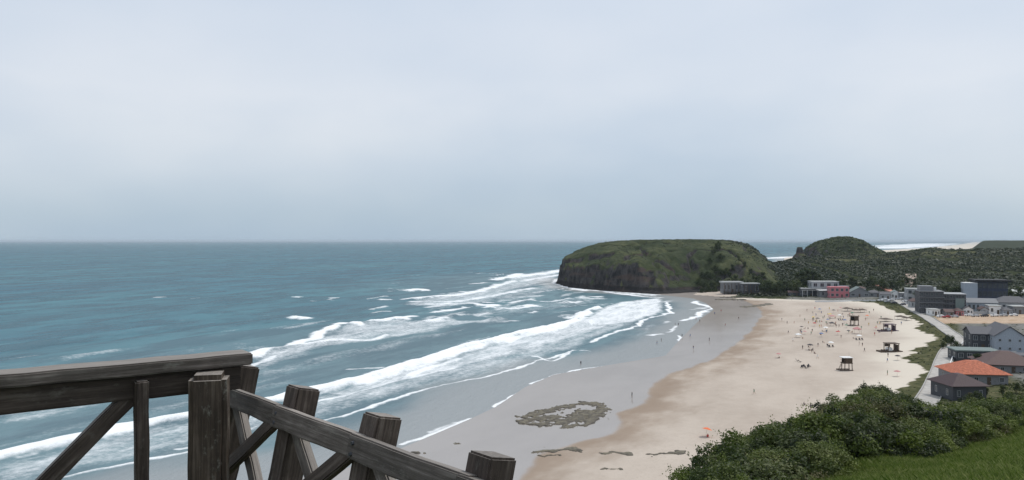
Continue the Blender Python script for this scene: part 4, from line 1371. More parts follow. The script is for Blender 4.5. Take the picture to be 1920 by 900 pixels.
def stilts(e, w, h, depth):
    for k in range(6):
        x = -w / 2 + (k + 0.2) * w / 5.4
        MB().box(x - 0.15, x + 0.15, -depth / 2 - 2.0, -depth / 2 - 1.7, -3.5, h).build('post', M['brown_wood'], e)
    MB().box(-w / 2, w / 2, -depth / 2 - 2.2, -depth / 2 - 0.003, -0.2, 0.0).build('deck', M['brown_wood'], e)
def veranda(e, w, h, depth):
    MB().box(-w / 2 - 0.5, w / 2 + 0.5, -depth / 2 - 3.0, -depth / 2 - 0.6, h * 0.82, h * 0.82 + 0.15).build('awning', M['light_roof'], e)
    for k in range(5):
        x = -w / 2 + k * w / 4
        MB().box(x - 0.08, x + 0.08, -depth / 2 - 2.9, -depth / 2 - 2.74, -1, h * 0.82).build('post', M['white_paint'], e)
def chimney(e, w, h, depth):
    MB().box(w * 0.2, w * 0.2 + 0.7, 0.5, 1.2, h, h + 2.6).build('chimney', M['concrete'], e)
def slabs(e, w, h, depth):
    for f in range(1, 4):
        MB().box(-w / 2 - 0.25, w / 2 + 0.25, -depth / 2 - 0.9, -depth / 2 - 0.004, h * f / 4 - 0.14, h * f / 4 + 0.14).build('balcony', M['mid_grey'], e)
def netting(e, w, h, depth):
    slabs(e, w, h, depth)
    MB().box(w * 0.05, w * 0.42, -depth / 2 - 1.2, -depth / 2 - 1.1, 0, h * 0.8).build('scaffold_net', M['teal_roof'], e)
def penthouse(e, w, h, depth):
    slabs(e, w, h, depth)
    MB().box(-w * 0.45, w * 0.1, -depth * 0.3, depth * 0.3, h + 0.26, h + 3.0).build('penthouse', M['mid_grey'], e)
    MB().box(w * 0.2, w * 0.3, -0.5, 1.5, h + 0.26, h + 2.2).build('water_tank', M['white_paint'], e)

building('long restaurant on stilts with pale flat roof at the foot of the headland', 1353, 1389, 547, 528, 9, 'mid_grey', 'light_roof', 5, 1, z=3.0, rot=0, over=0.8, extra=stilts, roof_h=1.2)
building('low dark annexe with narrow pale roof next to the restaurant on stilts', 1391, 1421, 549, 531, 8, 'dark_grey', 'light_roof', 3, 1, z=3.0, rot=0, over=0.5, extra=stilts, roof_h=0.7)
building('white two-storey flat-roofed house behind the beach kiosks', 1519, 1568, 553, 528, 12, 'grey_paint', 'light_roof', 4, 2, rot=-0.1, over=0.3)
building('low grey beach bar with wide veranda awning', 1500, 1536, 555, 541, 10, 'dark_grey', 'light_roof', 3, 1, rot=-0.1, extra=veranda)
building('small white-roofed kiosk beside the pink house', 1536, 1553, 556, 544, 8, 'mid_grey', 'white_paint', 2, 1, rot=-0.1, over=1.0)
building('pink painted house between white and grey houses', 1554, 1588, 557, 538, 10, 'pink', 'pink', 4, 2, rot=-0.15, style='flat', over=0.2)
building('grey gabled house beside the pink house', 1591, 1626, 557, 539, 11, 'mid_grey', 'teal_roof', 3, 1, rot=-0.2, style='gable_front', roof_h=4.0)
building('small grey shed with hipped roof beside the grey gabled house', 1628, 1648, 557, 544, 8, 'mid_grey', 'slate_roof', 2, 1, rot=-0.2, style='hip', roof_h=2.0)
building('pale flat-roofed block behind the white tents', 1699, 1720, 566, 542, 10, 'grey_paint', 'light_roof', 2, 2, rot=-0.3, over=0.2)
building('dark grey four-storey block with balconies and rooftop room', 1722, 1762, 588, 547, 16, 'dark_grey', 'mid_grey', 5, 4, rot=-0.32, extra=penthouse, frame='mid_grey')
building('dark grey block wrapped partly in green netting', 1763, 1803, 588, 552, 15, 'dark_grey', 'grey_paint', 4, 4, rot=-0.32, extra=netting, frame='mid_grey')
building('tall windowless white block beside the navy building', 1806, 1828, 574, 531, 9, 'blue_grey', 'white_paint', 0, 1, rot=-0.30, over=0.05, door=False, side_cols=0)
building('navy glazed block with dark overhanging roof', 1830, 1880, 574, 525, 14, 'navy', 'black', 6, 3, rot=-0.30, over=1.6, roof_h=1.2, frame='dark_grey', win=(0.7, 0.6))
building('long low house with blue-grey roof in front of the navy building', 1812, 1862, 584, 561, 11, 'blue_grey', 'mid_grey', 7, 1, rot=-0.3, style='gable_side', roof_h=2.2)
building('long white-walled house with grey hipped roof beside the low blue-grey house', 1866, 1925, 584, 557, 12, 'grey_paint', 'slate_roof', 7, 1, rot=-0.3, style='hip', roof_h=3.4)
building('house with white pitched roof at the foot of the wooded ridge', 1901, 1950, 566, 545, 12, 'grey_paint', 'white_paint', 4, 1, rot=-0.3, style='gable_side', roof_h=3.0)
building('large house with dark slate roof and pale blue-grey gable wall', 1855, 1904, 662, 613, 18, 'blue_grey', 'slate_roof', 3, 2, rot=-0.30, style='gable_front', roof_h=3.6, win=(0.22, 0.25), door=False)
building('dark side wing with slate roof joined to the gabled house', 1816, 1854, 657, 616, 12, 'dark_grey', 'slate_roof', 3, 2, rot=-0.30, style='gable_side', roof_h=2.2)
building('low flat teal-grey roofed garage row', 1788, 1862, 676, 657, 9, 'dark_grey', 'teal_roof', 5, 1, rot=-0.2, over=0.4, roof_h=0.4)
building('low house with broad brown hipped roof beyond the orange roof', 1838, 1930, 700, 664, 15, 'mid_grey', 'brown_roof', 5, 1, rot=-0.25, style='hip', roof_h=3.6, over=0.9, win=(0.3, 0.4))
M['orange_roof'] = plain('orange_tiles', (0.42, 0.135, 0.075), 0.8, 0.35, 1.6, bump=0.4)
building('house with bright orange tiled hipped roof by the promenade', 1778, 1868, 722, 682, 13, 'mid_grey', 'orange_roof', 4, 1, rot=-0.12, style='hip', roof_h=3.2, over=0.9, extra=chimney, win=(0.3, 0.4))
building('house with dark purplish-brown roof in front of the orange roof', 1764, 1828, 752, 706, 10, 'dark_grey', 'dark_brown_roof', 3, 1, rot=0.05, style='hip', roof_h=2.6, over=0.8, win=(0.25, 0.4))
building('small red-walled hut beside the gabled house', 1914, 1945, 662, 634, 8, 'red', 'slate_roof', 2, 1, rot=-0.3, over=0.3)

JUMBLE = [  # pixel span, base row, top row, wall, roof, style, roof height, words
    (1650, 1668, 561, 548, 'grey_paint', 'slate_roof', 'gable_side', 1.6, 'small grey cottage with slate roof behind the parked cars'),
    (1670, 1686, 560, 545, 'white_paint', 'teal_roof', 'gable_front', 1.8, 'narrow white house with greenish gable behind the parked cars'),
    (1686, 1698, 561, 549, 'mid_grey', 'light_roof', 'flat', 0.3, 'grey flat-roofed hut between narrow white house and white tents'),
    (1706, 1722, 577, 560, 'grey_paint', 'brown_roof', 'hip', 1.8, 'small grey house with brown hipped roof by the promenade'),
    (1742, 1757, 592, 580, 'white_paint', 'light_roof', 'flat', 0.3, 'white kiosk at the foot of the dark grey block'),
    (1770, 1784, 592, 581, 'mid_grey', 'brown_roof', 'gable_side', 1.2, 'low grey shed with brown roof in front of the netted block'),
    (1790, 1803, 592, 579, 'pink', 'brown_roof', 'hip', 1.4, 'little pink house in front of the netted block'),
    (1806, 1822, 590, 575, 'white_paint', 'slate_roof', 'gable_front', 1.6, 'white gabled house below the windowless block'),
    (1836, 1850, 589, 576, 'grey_paint', 'brown_roof', 'gable_front', 1.5, 'grey cottage with brown gable before the low blue-grey house'),
    (1852, 1872, 589, 573, 'white_paint', 'light_roof', 'flat', 0.4, 'white flat-roofed shop before the low blue-grey house'),
    (1876, 1892, 590, 577, 'blue_grey', 'slate_roof', 'hip', 1.5, 'blue-grey cottage with slate hip roof beside the white shop'),
    (1895, 1918, 589, 574, 'mid_grey', 'light_roof', 'flat', 0.4, 'grey shop with pale flat roof beside the blue-grey cottage'),
    (1884, 1902, 575, 556, 'grey_paint', 'brown_roof', 'hip', 2.0, 'grey house with brown hipped roof beside the navy block'),
    (1571, 1590, 551, 536, 'mid_grey', 'slate_roof', 'gable_side', 1.6, 'grey house with slate roof half hidden behind the pink house'),
    (1605, 1622, 551, 537, 'white_paint', 'brown_roof', 'hip', 1.6, 'white house with brown hipped roof behind the grey gabled house'),
    (1478, 1498, 554, 545, 'dark_grey', 'brown_roof', 'gable_side', 1.2, 'low dark hut under the grove of trees'),
    (1880, 1912, 640, 622, 'grey_paint', 'brown_roof', 'hip', 2.0, 'grey house with brown roof half hidden behind the gabled house'),
    (1868, 1925, 683, 666, 'mid_grey', 'slate_roof', 'flat', 0.3, 'low grey flat-roofed shed behind the broad brown roof'),
]
for pl_, pr_, yb_, yt_, wl_, rf_, st_, rh_, lb_ in JUMBLE:
    building(lb_, pl_, pr_, yb_, yt_, 7.5, wl_, rf_, random.choice((2, 3)), 1, rot=random.uniform(-0.45, -0.1), style=st_, roof_h=rh_, over=0.35, win=(0.35, 0.42), side_cols=1)

# terrace wall in front of the kiosks and the boundary wall along the promenade
def wall_line(label, pts, h, t, mat, name='wall', cat='wall', base=1.0):
    mb = MB()
    for i in range(len(pts) - 1):
        (x0, y0), (x1, y1) = pts[i], pts[i + 1]
        z0, z1 = lz(x0, y0), lz(x1, y1)
        mb.bar((x0, y0, z0 + (h - base) / 2), (x1, y1, z1 + (h - base) / 2), t, h + base)
    return tag(mb.build(name, M[mat], None), label, cat)
def pp(px, py, z=4.0):
    x, y = P(px, py, z)
    return (x, y)
wall_line('long pale terrace wall in front of the pink house', [pp(1528, 562, 3), pp(1585, 563, 3), pp(1642, 564, 3)], 1.0, 0.5, 'white_paint')
wall_line('low white boundary wall between the promenade and the houses', [pp(1806, 640), pp(1789, 657), pp(1782, 676), pp(1774, 700)], 1.1, 0.3, 'white_paint')
wall_line('grey garden wall in front of the gabled house', [pp(1800, 664), pp(1850, 668), pp(1905, 662)], 1.4, 0.3, 'concrete')
wall_line('pale fence wall behind the earth lot', [pp(1800, 588), pp(1860, 586), pp(1930, 586)], 1.6, 0.3, 'grey_paint')

# ------------------------------------------------------------------ trees
def tree_meshes(seed, h, rx, n, leaf):
    g = np.random.default_rng(seed)
    k = 18
    lc = np.stack([g.normal(0, 0.42, k) * rx, g.normal(0, 0.42, k) * rx, h * (0.36 + 0.56 * g.random(k))], 1)
    sc = 1.15 - 0.75 * np.clip((lc[:, 2] / h - 0.5) / 0.5, 0, 1)
    lc[:, :2] *= sc[:, None]
    lr = (0.28 + 0.26 * g.random(k)) * rx
    which = g.choice(k, n)
    dr = g.normal(size=(n, 3))
    dr /= np.linalg.norm(dr, axis=1, keepdims=True)
    pos = lc[which] + dr * (lr[which] * (0.6 + 0.5 * g.random(n)))[:, None]
    nrm = dr + g.normal(0, 0.5, (n, 3))
    nrm /= np.linalg.norm(nrm, axis=1, keepdims=True)
    shade = np.clip(0.5 * g.random(n) + 0.5 * g.random(k)[which], 0, 1)
    crown = quads_mesh('crown', leaf_quads(pos, nrm, leaf * (0.6 + 0.8 * g.random(n))), dict(shade=shade))
    mb = MB()
    mb.tube((0, 0, -0.6), (0.15, 0.1, h * 0.45), 0.035 * h * 0.5, 0.02 * h * 0.5, 7)
    mb.tube((0.15, 0.1, h * 0.45), (0.1, 0.3, h * 0.85), 0.02 * h * 0.5, 0.006 * h, 6)
    for i in range(7):
        c = lc[i]
        mb.tube((0.12, 0.08, h * (0.3 + 0.05 * i)), tuple(c), 0.09 * h / 10, 0.03 * h / 10, 5)
    return crown, mb.mesh('trunk')
TREES = [tree_meshes(301, 10, 3.2, 1500, 0.34), tree_meshes(302, 10, 2.4, 1300, 0.32), tree_meshes(303, 10, 4.2, 1700, 0.36)]
def tree(x, y, z, h, kind, mat, label, group):
    e = empty('tree', (x, y, z), random.uniform(0, 6.28))
    s = h / 10
    e.scale = (s, s, s)
    link('crown', TREES[kind][0], M[mat], e)
    link('trunk', TREES[kind][1], M['trunk'], e)
    return tag(e, label, 'tree', group)
def tree_px(px, d, h, kind, mat, label, group, z=None):
    x = (px - 960) / F * d
    tree(x, d, lz(x, d) if z is None else z, h, kind, mat, label, group)
for px in np.linspace(1424, 1500, 15):
    tree_px(px + random.uniform(-3, 3), 612 + random.uniform(0, 30), random.uniform(8, 13), random.randrange(3), 'leaf_dark', 'dark tree in the grove between the restaurant on stilts and the white house', 'trees in the grove behind the beach')
for px, h in ((1496, 15), (1506, 18), (1514, 19), (1523, 17), (1531, 14)):
    tree_px(px, 626 + random.uniform(0, 25), h, 1, 'leaf_dark', 'tall slender dark tree rising behind the white two-storey house', 'tall trees behind the white house')
for px in np.linspace(1572, 1715, 14):
    tree_px(px + random.uniform(-4, 4), 628 + random.uniform(0, 40), random.uniform(6, 10), random.randrange(3), 'leaf_dark', 'dark rounded tree in the row behind the pink and grey houses', 'trees behind the pink and grey houses')
for px in (1728, 1741, 1757, 1772, 1789, 1803, 1822, 1843, 1862, 1884, 1896, 1912):
    tree_px(px, 495 + random.uniform(0, 30), random.uniform(9, 14), random.randrange(3), 'leaf_dark', 'dark tree standing behind the tall town blocks', 'trees behind the town blocks')
for px in np.linspace(1362, 1436, 14):
    d = 672 + random.uniform(0, 40)
    x = (px - 960) / F * d
    zt = max(lz(x, d), float(bilerp(gx, gy, hz, np.array([x]), np.array([d]))[0]))
    tree(x, d, zt - 0.3, random.uniform(6, 10), random.randrange(3), 'leaf_dark', 'dark tree crowding the slope behind the restaurant on stilts', 'trees behind the restaurant on stilts')
for px, py in ((1322, 541), (1328, 545), (1316, 548), (1333, 533), (1345, 508), (1348, 500), (1340, 545), (1352, 530), (1310, 540), (1318, 530), (1326, 535), (1331, 522), (1338, 515), (1342, 528), (1335, 540), (1348, 538), (1350, 520)):
    d = 660 + (548 - py) * 2.2
    x = (px - 960) / F * d
    z = float(bilerp(gx, gy, hz, np.array([x]), np.array([d]))[0])
    tree(x, d, z, random.uniform(6, 9), 2, 'leaf_dark', 'dark wind-clipped tree in the gully on the headland slope', 'trees in the headland gully')
for px, py, h in ((1785, 645, 4.5), (1777, 640, 4.0), (1795, 652, 3.6), (1768, 648, 3.0)):
    x, y = P(px, py, 4)
    tree(x, y, lz(x, y), h, 2, 'leaf_dark', 'small dark bushy tree where the promenade bends', 'bushy trees at the promenade bend')
for px, py, h in ((1832, 682, 5.0), (1842, 684, 4.0), (1818, 686, 3.0)):
    x, y = P(px, py, 4)
    tree(x, y, lz(x, y), h, 0, 'leaf', 'green garden tree behind the orange roof', 'garden trees behind the orange roof')
for px, py, h in ((1800, 757, 2.6), (1818, 753, 3.0), (1832, 750, 3.2), (1850, 738, 2.8), (1880, 738, 3.2), (1905, 732, 3.2), (1925, 726, 3.2), (1838, 748, 2.6), (1895, 748, 2.8)):
    x, y = P(px, py, 4)
    tree(x, y, lz(x, y), h, random.randrange(3), 'leaf', 'green garden tree in front of the brown roofed houses', 'garden trees in front of the brown roofs')

# ------------------------------------------------------------------ cars and tents by the promenade
def car_proto(paint):
    e = empty('parked_car', (0, 0, 0))
    prof = [(-2.1, 0.35), (-2.15, 0.75), (-1.9, 0.95), (-1.0, 1.0), (-0.45, 1.45), (0.9, 1.48), (1.55, 1.02), (2.05, 0.92), (2.12, 0.4)]
    mb = MB()
    n = len(prof)
    ins = [0.06 if z > 1.2 else 0 for _, z in prof]
    vs = [(x, -0.84 + 2.2 * i, z) for (x, z), i in zip(prof, ins)] + [(x, 0.84 - 2.2 * i, z) for (x, z), i in zip(prof, ins)]
    fs = [tuple(range(n)), tuple(range(2 * n - 1, n - 1, -1))] + [((i + 1) % n, i, n + i, n + (i + 1) % n) for i in range(n)]
    mb.add(vs, fs)
    body = mb.build('body', M[paint], e)
    for s in (-1, 1):
        MB().add([(-0.85, s * 0.80, 1.03), (1.3, s * 0.80, 1.03), (0.85, s * 0.722, 1.40), (-0.4, s * 0.722, 1.40)], [(0, 1, 2, 3) if s < 0 else (3, 2, 1, 0)]).build('side_window', M['glass'], e)
        for x in (-1.3, 1.3):
            MB().tube((x, s * 0.70, 0.33), (x, s * 0.88, 0.33), 0.33, 0.33, 14).build('wheel', M['rubber'], e)
    MB().add([(-1.02, -0.7, 1.03), (-1.02, 0.7, 1.03), (-0.50, 0.62, 1.43), (-0.50, -0.62, 1.43)], [(3, 2, 1, 0)]).build('windscreen', M['glass'], e)
    return e
protos = {}
def car(px, py, paint, rz, label, z=None):
    x, y = P(px, py, 4.0)
    if paint not in protos:
        protos[paint] = car_proto(paint)
        e = protos[paint]
    else:
        e = copy_tree(protos[paint])
    e.location = (x, y, lz(x, y) + 0.03)
    e.rotation_euler = (0, 0, rz)
    tag(e, label, 'car', 'cars parked by the promenade')
names = {'car_white': 'white', 'car_silver': 'silver', 'car_dark': 'dark', 'car_red': 'red'}
for px, py, pt, rz in ((1652, 562, 'car_white', 0.2), (1659, 560, 'car_white', 0.1), (1664, 564, 'car_silver', 0.3), (1671, 561, 'car_white', 0.2), (1676, 566, 'car_dark', 0.2),
        (1681, 560, 'car_silver', 0.1), (1688, 559, 'car_white', 0.2), (1697, 564, 'car_white', 0.4), (1703, 567, 'car_silver', 0.4), (1709, 563, 'car_white', 0.2), (1712, 571, 'car_white', 0.4),
        (1716, 566, 'car_dark', 0.5), (1666, 556, 'car_white', 0.2), (1675, 556, 'car_silver', 0.2), (1693, 569, 'car_dark', 0.5)):
    car(px, py, pt, rz, names[pt] + ' car parked where the promenade meets the beach houses')
for px, py, pt in ((1816, 590, 'car_white'), (1829, 591, 'car_silver'), (1846, 591, 'car_dark'), (1865, 591, 'car_white'), (1882, 591, 'car_silver'), (1901, 591, 'car_white'), (1764, 592, 'car_white'), (1775, 593, 'car_red'), (1790, 592, 'car_silver')):
    car(px, py, pt, random.uniform(-0.2, 0.2), names[pt] + ' car parked at the back of the earth lot')
car(1786, 687, 'car_white', 1.2, 'white car parked beside the house with the orange roof')

def gazebo(px, py, w, h, cloth, label, group=None, z=4.0, cat='tent', name='tent'):
    x, y = P(px, py, z)
    e = empty(name, (x, y, lz(x, y)), random.uniform(-0.3, 0.3))
    a = w / 2
    for sx_ in (-1, 1):
        for sy_ in (-1, 1):
            MB().tube((sx_ * a * 0.95, sy_ * a * 0.95, -0.2), (sx_ * a * 0.95, sy_ * a * 0.95, h * 0.68), 0.04, 0.04, 6).build('pole', M['pale_wood'], e)
    e0, e1 = h * 0.62, h * 0.70
    MB().add([(-a, -a, e0), (a, -a, e0), (a, a, e0), (-a, a, e0), (-a, -a, e1), (a, -a, e1), (a, a, e1), (-a, a, e1), (0, 0, h)],
             [(0, 1, 5, 4), (1, 2, 6, 5), (2, 3, 7, 6), (3, 0, 4, 7), (4, 5, 8), (5, 6, 8), (6, 7, 8), (7, 4, 8)]).build('canopy', M[cloth], e)
    return tag(e, label, cat, group)
for px, py in ((1692, 557), (1699, 558), (1706, 558), (1713, 560)):
    gazebo(px, py, 4.2, 3.4, 'white_cloth', 'white peaked tent in the row in front of the pale block', 'white tents by the promenade')

# ------------------------------------------------------------------ on the beach: towers, kiosks, umbrellas, chairs, people
def guard_tower(px, py, label, scale=1.0, roof='white_paint', cabin='brown_wood', z=1.8, rz=0.0):
    x, y = P(px, py, z)
    e = empty('lifeguard_tower', (x, y, lz(x, y)), rz)
    e.scale = (scale,) * 3
    for sx_ in (-1, 1):
        for sy_ in (-1, 1):
            MB().bar((sx_ * 1.25, sy_ * 1.25, -0.4), (sx_ * 1.1, sy_ * 1.1, 4.2), 0.2).build('leg', M[cabin], e)
    MB().box(-1.7, 1.4, -1.4, 1.4, 2.35, 2.55).build('platform', M[cabin], e)
    for k in range(6):
        MB().box(-0.95, 1.28, -1.34 + 0.002 * k, -1.28, 2.57 + k * 0.27, 2.57 + k * 0.27 + 0.24).build('plank', M[cabin], e)
        MB().box(1.22, 1.28, -1.27, 1.27, 2.57 + k * 0.27, 2.57 + k * 0.27 + 0.24).build('plank', M[cabin], e)
    MB().box(-0.95, 1.2, 1.22, 1.28, 2.57, 4.1).build('back_wall', M[cabin], e)
    MB().box(-1.95, 1.45, -1.6, 1.6, 4.22, 4.40).build('roof', M[roof], e)
    MB().tube((1.2, 1.2, 4.4), (1.2, 1.2, 6.0), 0.03, 0.02, 6).build('flagpole', M['pale_wood'], e)
    ld = MB()
    for s in (-0.3, 0.3):
        ld.bar((-2.9, s, -0.2), (-1.72, s, 2.5), 0.08)
    for k in range(7):
        t = (k + 0.7) / 7.5
        ld.bar((-2.9 + 1.18 * t, -0.3, -0.2 + 2.7 * t), (-2.9 + 1.18 * t, 0.3, -0.2 + 2.7 * t), 0.06)
    ld.build('ladder', M[cabin], e)
    MB().box(-3.0, 1.5, -1.5, -1.2, 0.0, 0.32).build('skid', M[cabin], e)
    MB().box(-3.0, 1.5, 1.2, 1.5, 0.0, 0.32).build('skid', M[cabin], e)
    for s in (-1.38, 1.38):
        MB().bar((-1.65, s, 3.4), (-0.97, s, 3.4), 0.07).build('handrail', M[cabin], e)
    return tag(e, label, 'lifeguard tower')
guard_tower(1588, 691, 'lifeguard tower with white flat roof standing alone on bare sand', 1.02)
guard_tower(1602, 609, 'brown lifeguard tower among beach tents', 1.12, roof='brown_wood', rz=0.5)

def beach_kiosk(px, py, label, tone, roof, z=2.0):
    x, y = P(px, py, z)
    e = empty('beach_kiosk', (x, y, lz(x, y)), 0.05)
    MB().box(-4.6, 4.0, -2, 2, -0.5, 0.45).build('deck', M[tone], e)
    for px_ in (-1.6, 0.6, 2.6):
        for py_ in (-1.6, 1.6):
            MB().box(px_ - 0.11, px_ + 0.11, py_ - 0.11, py_ + 0.11, 0.453, 3.2).build('post', M[tone], e)
    MB().box(-1.9, 2.9, -1.9, 1.9, 3.2, 3.42).build('roof', M[roof], e)
    MB().box(-1.4, 0.4, -1.0, 1.0, 0.453, 1.6).build('counter', M['white_paint'], e)
    MB().box(-1.5, 0.6, 1.1, 1.3, 1.9, 3.0).build('back_panel', M[tone], e)
    MB().box(2.3, 2.5, -1.4, 1.4, 0.46, 2.8).build('side_panel', M[tone], e)
    for k in range(3):
        MB().box(-4.4 + k * 1.0, -3.8 + k * 1.0, -1.6, -1.1, 0.453, 1.1).build('crate', M['brown_wood'], e)
    return tag(e, label, 'kiosk')
beach_kiosk(1669, 657, 'timber beach kiosk with dark roof on a wide dark deck', 'brown_wood', 'brown_wood')
beach_kiosk(1666, 620, 'beach kiosk with purplish roof and sunshade poles near the dune plants', 'purple_cloth', 'purple_cloth')

# umbrellas: one prototype, copies take their own cloth
def umbrella_proto():
    e = empty('beach_umbrella', (0, 0, 0))
    MB().tube((0, 0, -0.3), (0, 0, 2.2), 0.025, 0.025, 8).build('pole', M['pale_wood'], e)
    n = 16
    mb = MB()
    rings = [(0.02, 2.22), (0.5, 2.12), (0.95, 1.92), (1.2, 1.72)]
    vs = []
    for r, z in rings:
        for k in range(n):
            a = 2 * math.pi * k / n
            sc = 0.93 if k % 2 else 1.0
            vs.append((r * sc * math.cos(a), r * sc * math.sin(a), z + (0.05 if (k % 2 and r > 1) else 0)))
    fs = []
    for i in range(len(rings) - 1):
        for k in range(n):
            fs.append((i * n + k, (i + 1) * n + k, (i + 1) * n + (k + 1) % n, i * n + (k + 1) % n))
    mb.add(vs, fs)
    mb.build('canopy', M['white_cloth'], e)
    MB().tube((0, 0, 2.2), (0, 0, 2.36), 0.035, 0.01, 8).build('finial', M['pale_wood'], e)
    return e
UMB = umbrella_proto()
first = [True]
def umbrella(px, py, cloth, label, z=1.2, s=1.0, tilt=0.0):
    x, y = P(px, py, z)
    if first[0]:
        e = UMB
        first[0] = False
    else:
        e = copy_tree(UMB)
    e.location = (x, y, lz(x, y))
    e.rotation_euler = (tilt, tilt * 0.6, random.uniform(0, 3))
    e.scale = (s,) * 3
    for ch in e.children:
        if ch.name.startswith('canopy'):
            ch.material_slots[0].link = 'OBJECT'
            ch.material_slots[0].material = M[cloth]
    return tag(e, label, 'umbrella', 'beach umbrellas')
for a in (
    (1323, 820, 'orange_cloth', 'orange beach umbrella near the foot of the shrubs', 1.0, 0.95, 0.25),
    (1519, 655, 'dark_cloth', 'dark beach umbrella with two people under it', 1.2, 1.1),
    (1558, 650, 'white_cloth', 'white beach umbrella over grey chairs', 1.2, 1.0),
    (1460, 671, 'rose_cloth', 'dull brown umbrella alone close to the wet sand', 0.8, 0.85),
    (1533, 603, 'dark_cloth', 'dark umbrella in a tight cluster of bathers', 1.2, 1.0), (1563, 587, 'dark_cloth', 'dark umbrella close to the terrace wall', 1.4, 1.0),
    (1548, 621, 'white_cloth', 'white umbrella beside the cluster of bathers', 1.2, 1.0), (1503, 618, 'dark_cloth', 'small dark umbrella nearest the damp sand', 1.0, 0.8),
    (1574, 597, 'white_cloth', 'pale umbrella beside a low dark windbreak', 1.3, 1.0), (1509, 627, 'rose_cloth', 'brownish umbrella beside a pale tent', 1.0, 0.8),
    (1591, 626, 'dark_cloth', 'dark umbrella below the pink tent', 1.3, 0.8), (1611, 637, 'white_cloth', 'white umbrella shading a brown table', 1.4, 1.0),
    (1537, 584, 'blue_cloth', 'blue umbrella at the back of the beach', 1.3, 0.9), (1576, 581, 'rose_cloth', 'rose umbrella at the back of the beach', 1.4, 0.8),
    (1642, 620, 'rose_cloth', 'rose umbrella left of the purplish kiosk', 1.6, 0.8), (1587, 615, 'green_cloth', 'green umbrella beside the brown lifeguard tower', 1.3, 0.8),
    (1683, 674, 'dark_cloth', 'dark umbrella beside the dune plants', 1.8, 0.9), (1682, 704, 'rose_cloth', 'rose umbrella above the thicket', 1.8, 0.9), (1525, 599, 'yellow_cloth', 'yellow umbrella among bathers', 1.2, 0.8), (1552, 604, 'blue_cloth', 'blue umbrella among bathers', 1.2, 0.8)):
    umbrella(*a)
for px, py, w, h, cl, lab in (
    (1588, 583, 4.5, 2.6, 'brown_wood', 'brown tent on the sand in front of the terrace wall'), (1605, 586, 4.0, 2.4, 'brown_wood', 'brown square tent behind the brown tower'), (1617, 586, 4.0, 2.4, 'brown_wood', 'wide brown tent next to the square brown tent'),
    (1560, 610, 2.6, 2.2, 'dark_cloth', 'dark tent below the cluster of umbrellas'), (1497, 630, 2.4, 2.0, 'white_cloth', 'pale tent at the edge of the damp sand'), (1607, 625, 3.2, 3.4, 'rose_cloth', 'tall pink tent below the brown tower'),
    (1661, 604, 5.0, 2.0, 'brown_wood', 'low brown tent behind the purplish kiosk'), (1689, 602, 5.0, 2.2, 'brown_wood', 'brown tent against the dune plants'), (1700, 605, 3.5, 2.0, 'brown_wood', 'small brown tent against the dune plants'), (1560, 596, 3.0, 2.0, 'rose_cloth', 'pale rose tent among the bathers')):
    gazebo(px, py, w, h, cl, lab, 'beach tents', 1.6)

def chair_proto():
    e = empty('beach_chair', (0, 0, 0))
    MB().bar((0, -0.5, 0.32), (0, 0.15, 0.28), 0.6, 0.06).build('seat', M['dark_cloth'], e)
    MB().bar((0, 0.15, 0.28), (0, 0.6, 0.95), 0.6, 0.06).build('backrest', M['dark_cloth'], e)
    for s in (-0.28, 0.28):
        MB().bar((s, -0.45, 0.33), (s, 0.1, -0.05), 0.05).build('leg', M['pale_wood'], e)
        MB().bar((s, 0.25, 0.38), (s, -0.3, -0.05), 0.05).build('leg', M['pale_wood'], e)
    return e
CH = chair_proto()
cf = [True]
def chair(px, py, rz, label, z=1.2):
    x, y = P(px, py, z)
    e = CH if cf[0] else copy_tree(CH)
    cf[0] = False
    e.location = (x, y, lz(x, y))
    e.rotation_euler = (0, 0, rz)
    tag(e, label, 'beach chair', 'beach chairs')
for px, py in ((1495, 676), (1500, 678)):
    chair(px, py, 1.2 + 0.3 * (px - 1495) / 5, 'dark beach chair in the pair beside the row of dark chairs')
for px, py in ((1503, 689), (1507, 688), (1511, 690), (1515, 689), (1518, 687)):
    chair(px, py, random.uniform(-0.6, 0.6), 'dark beach chair in the row of five on bare sand')
for px, py in ((1555, 651), (1562, 651), (1552, 649)):
    chair(px, py, random.uniform(-1, 1), 'dark beach chair beside the white umbrella')
for px in (1573, 1577, 1581):
    chair(px, 601, 0.3, 'dark beach chair by the low windbreak of bathers', 1.3)
for px in (1606, 1612, 1617):
    chair(px, 638, 0.0, 'dark beach chair under the white umbrella beyond the white-roofed tower', 1.4)

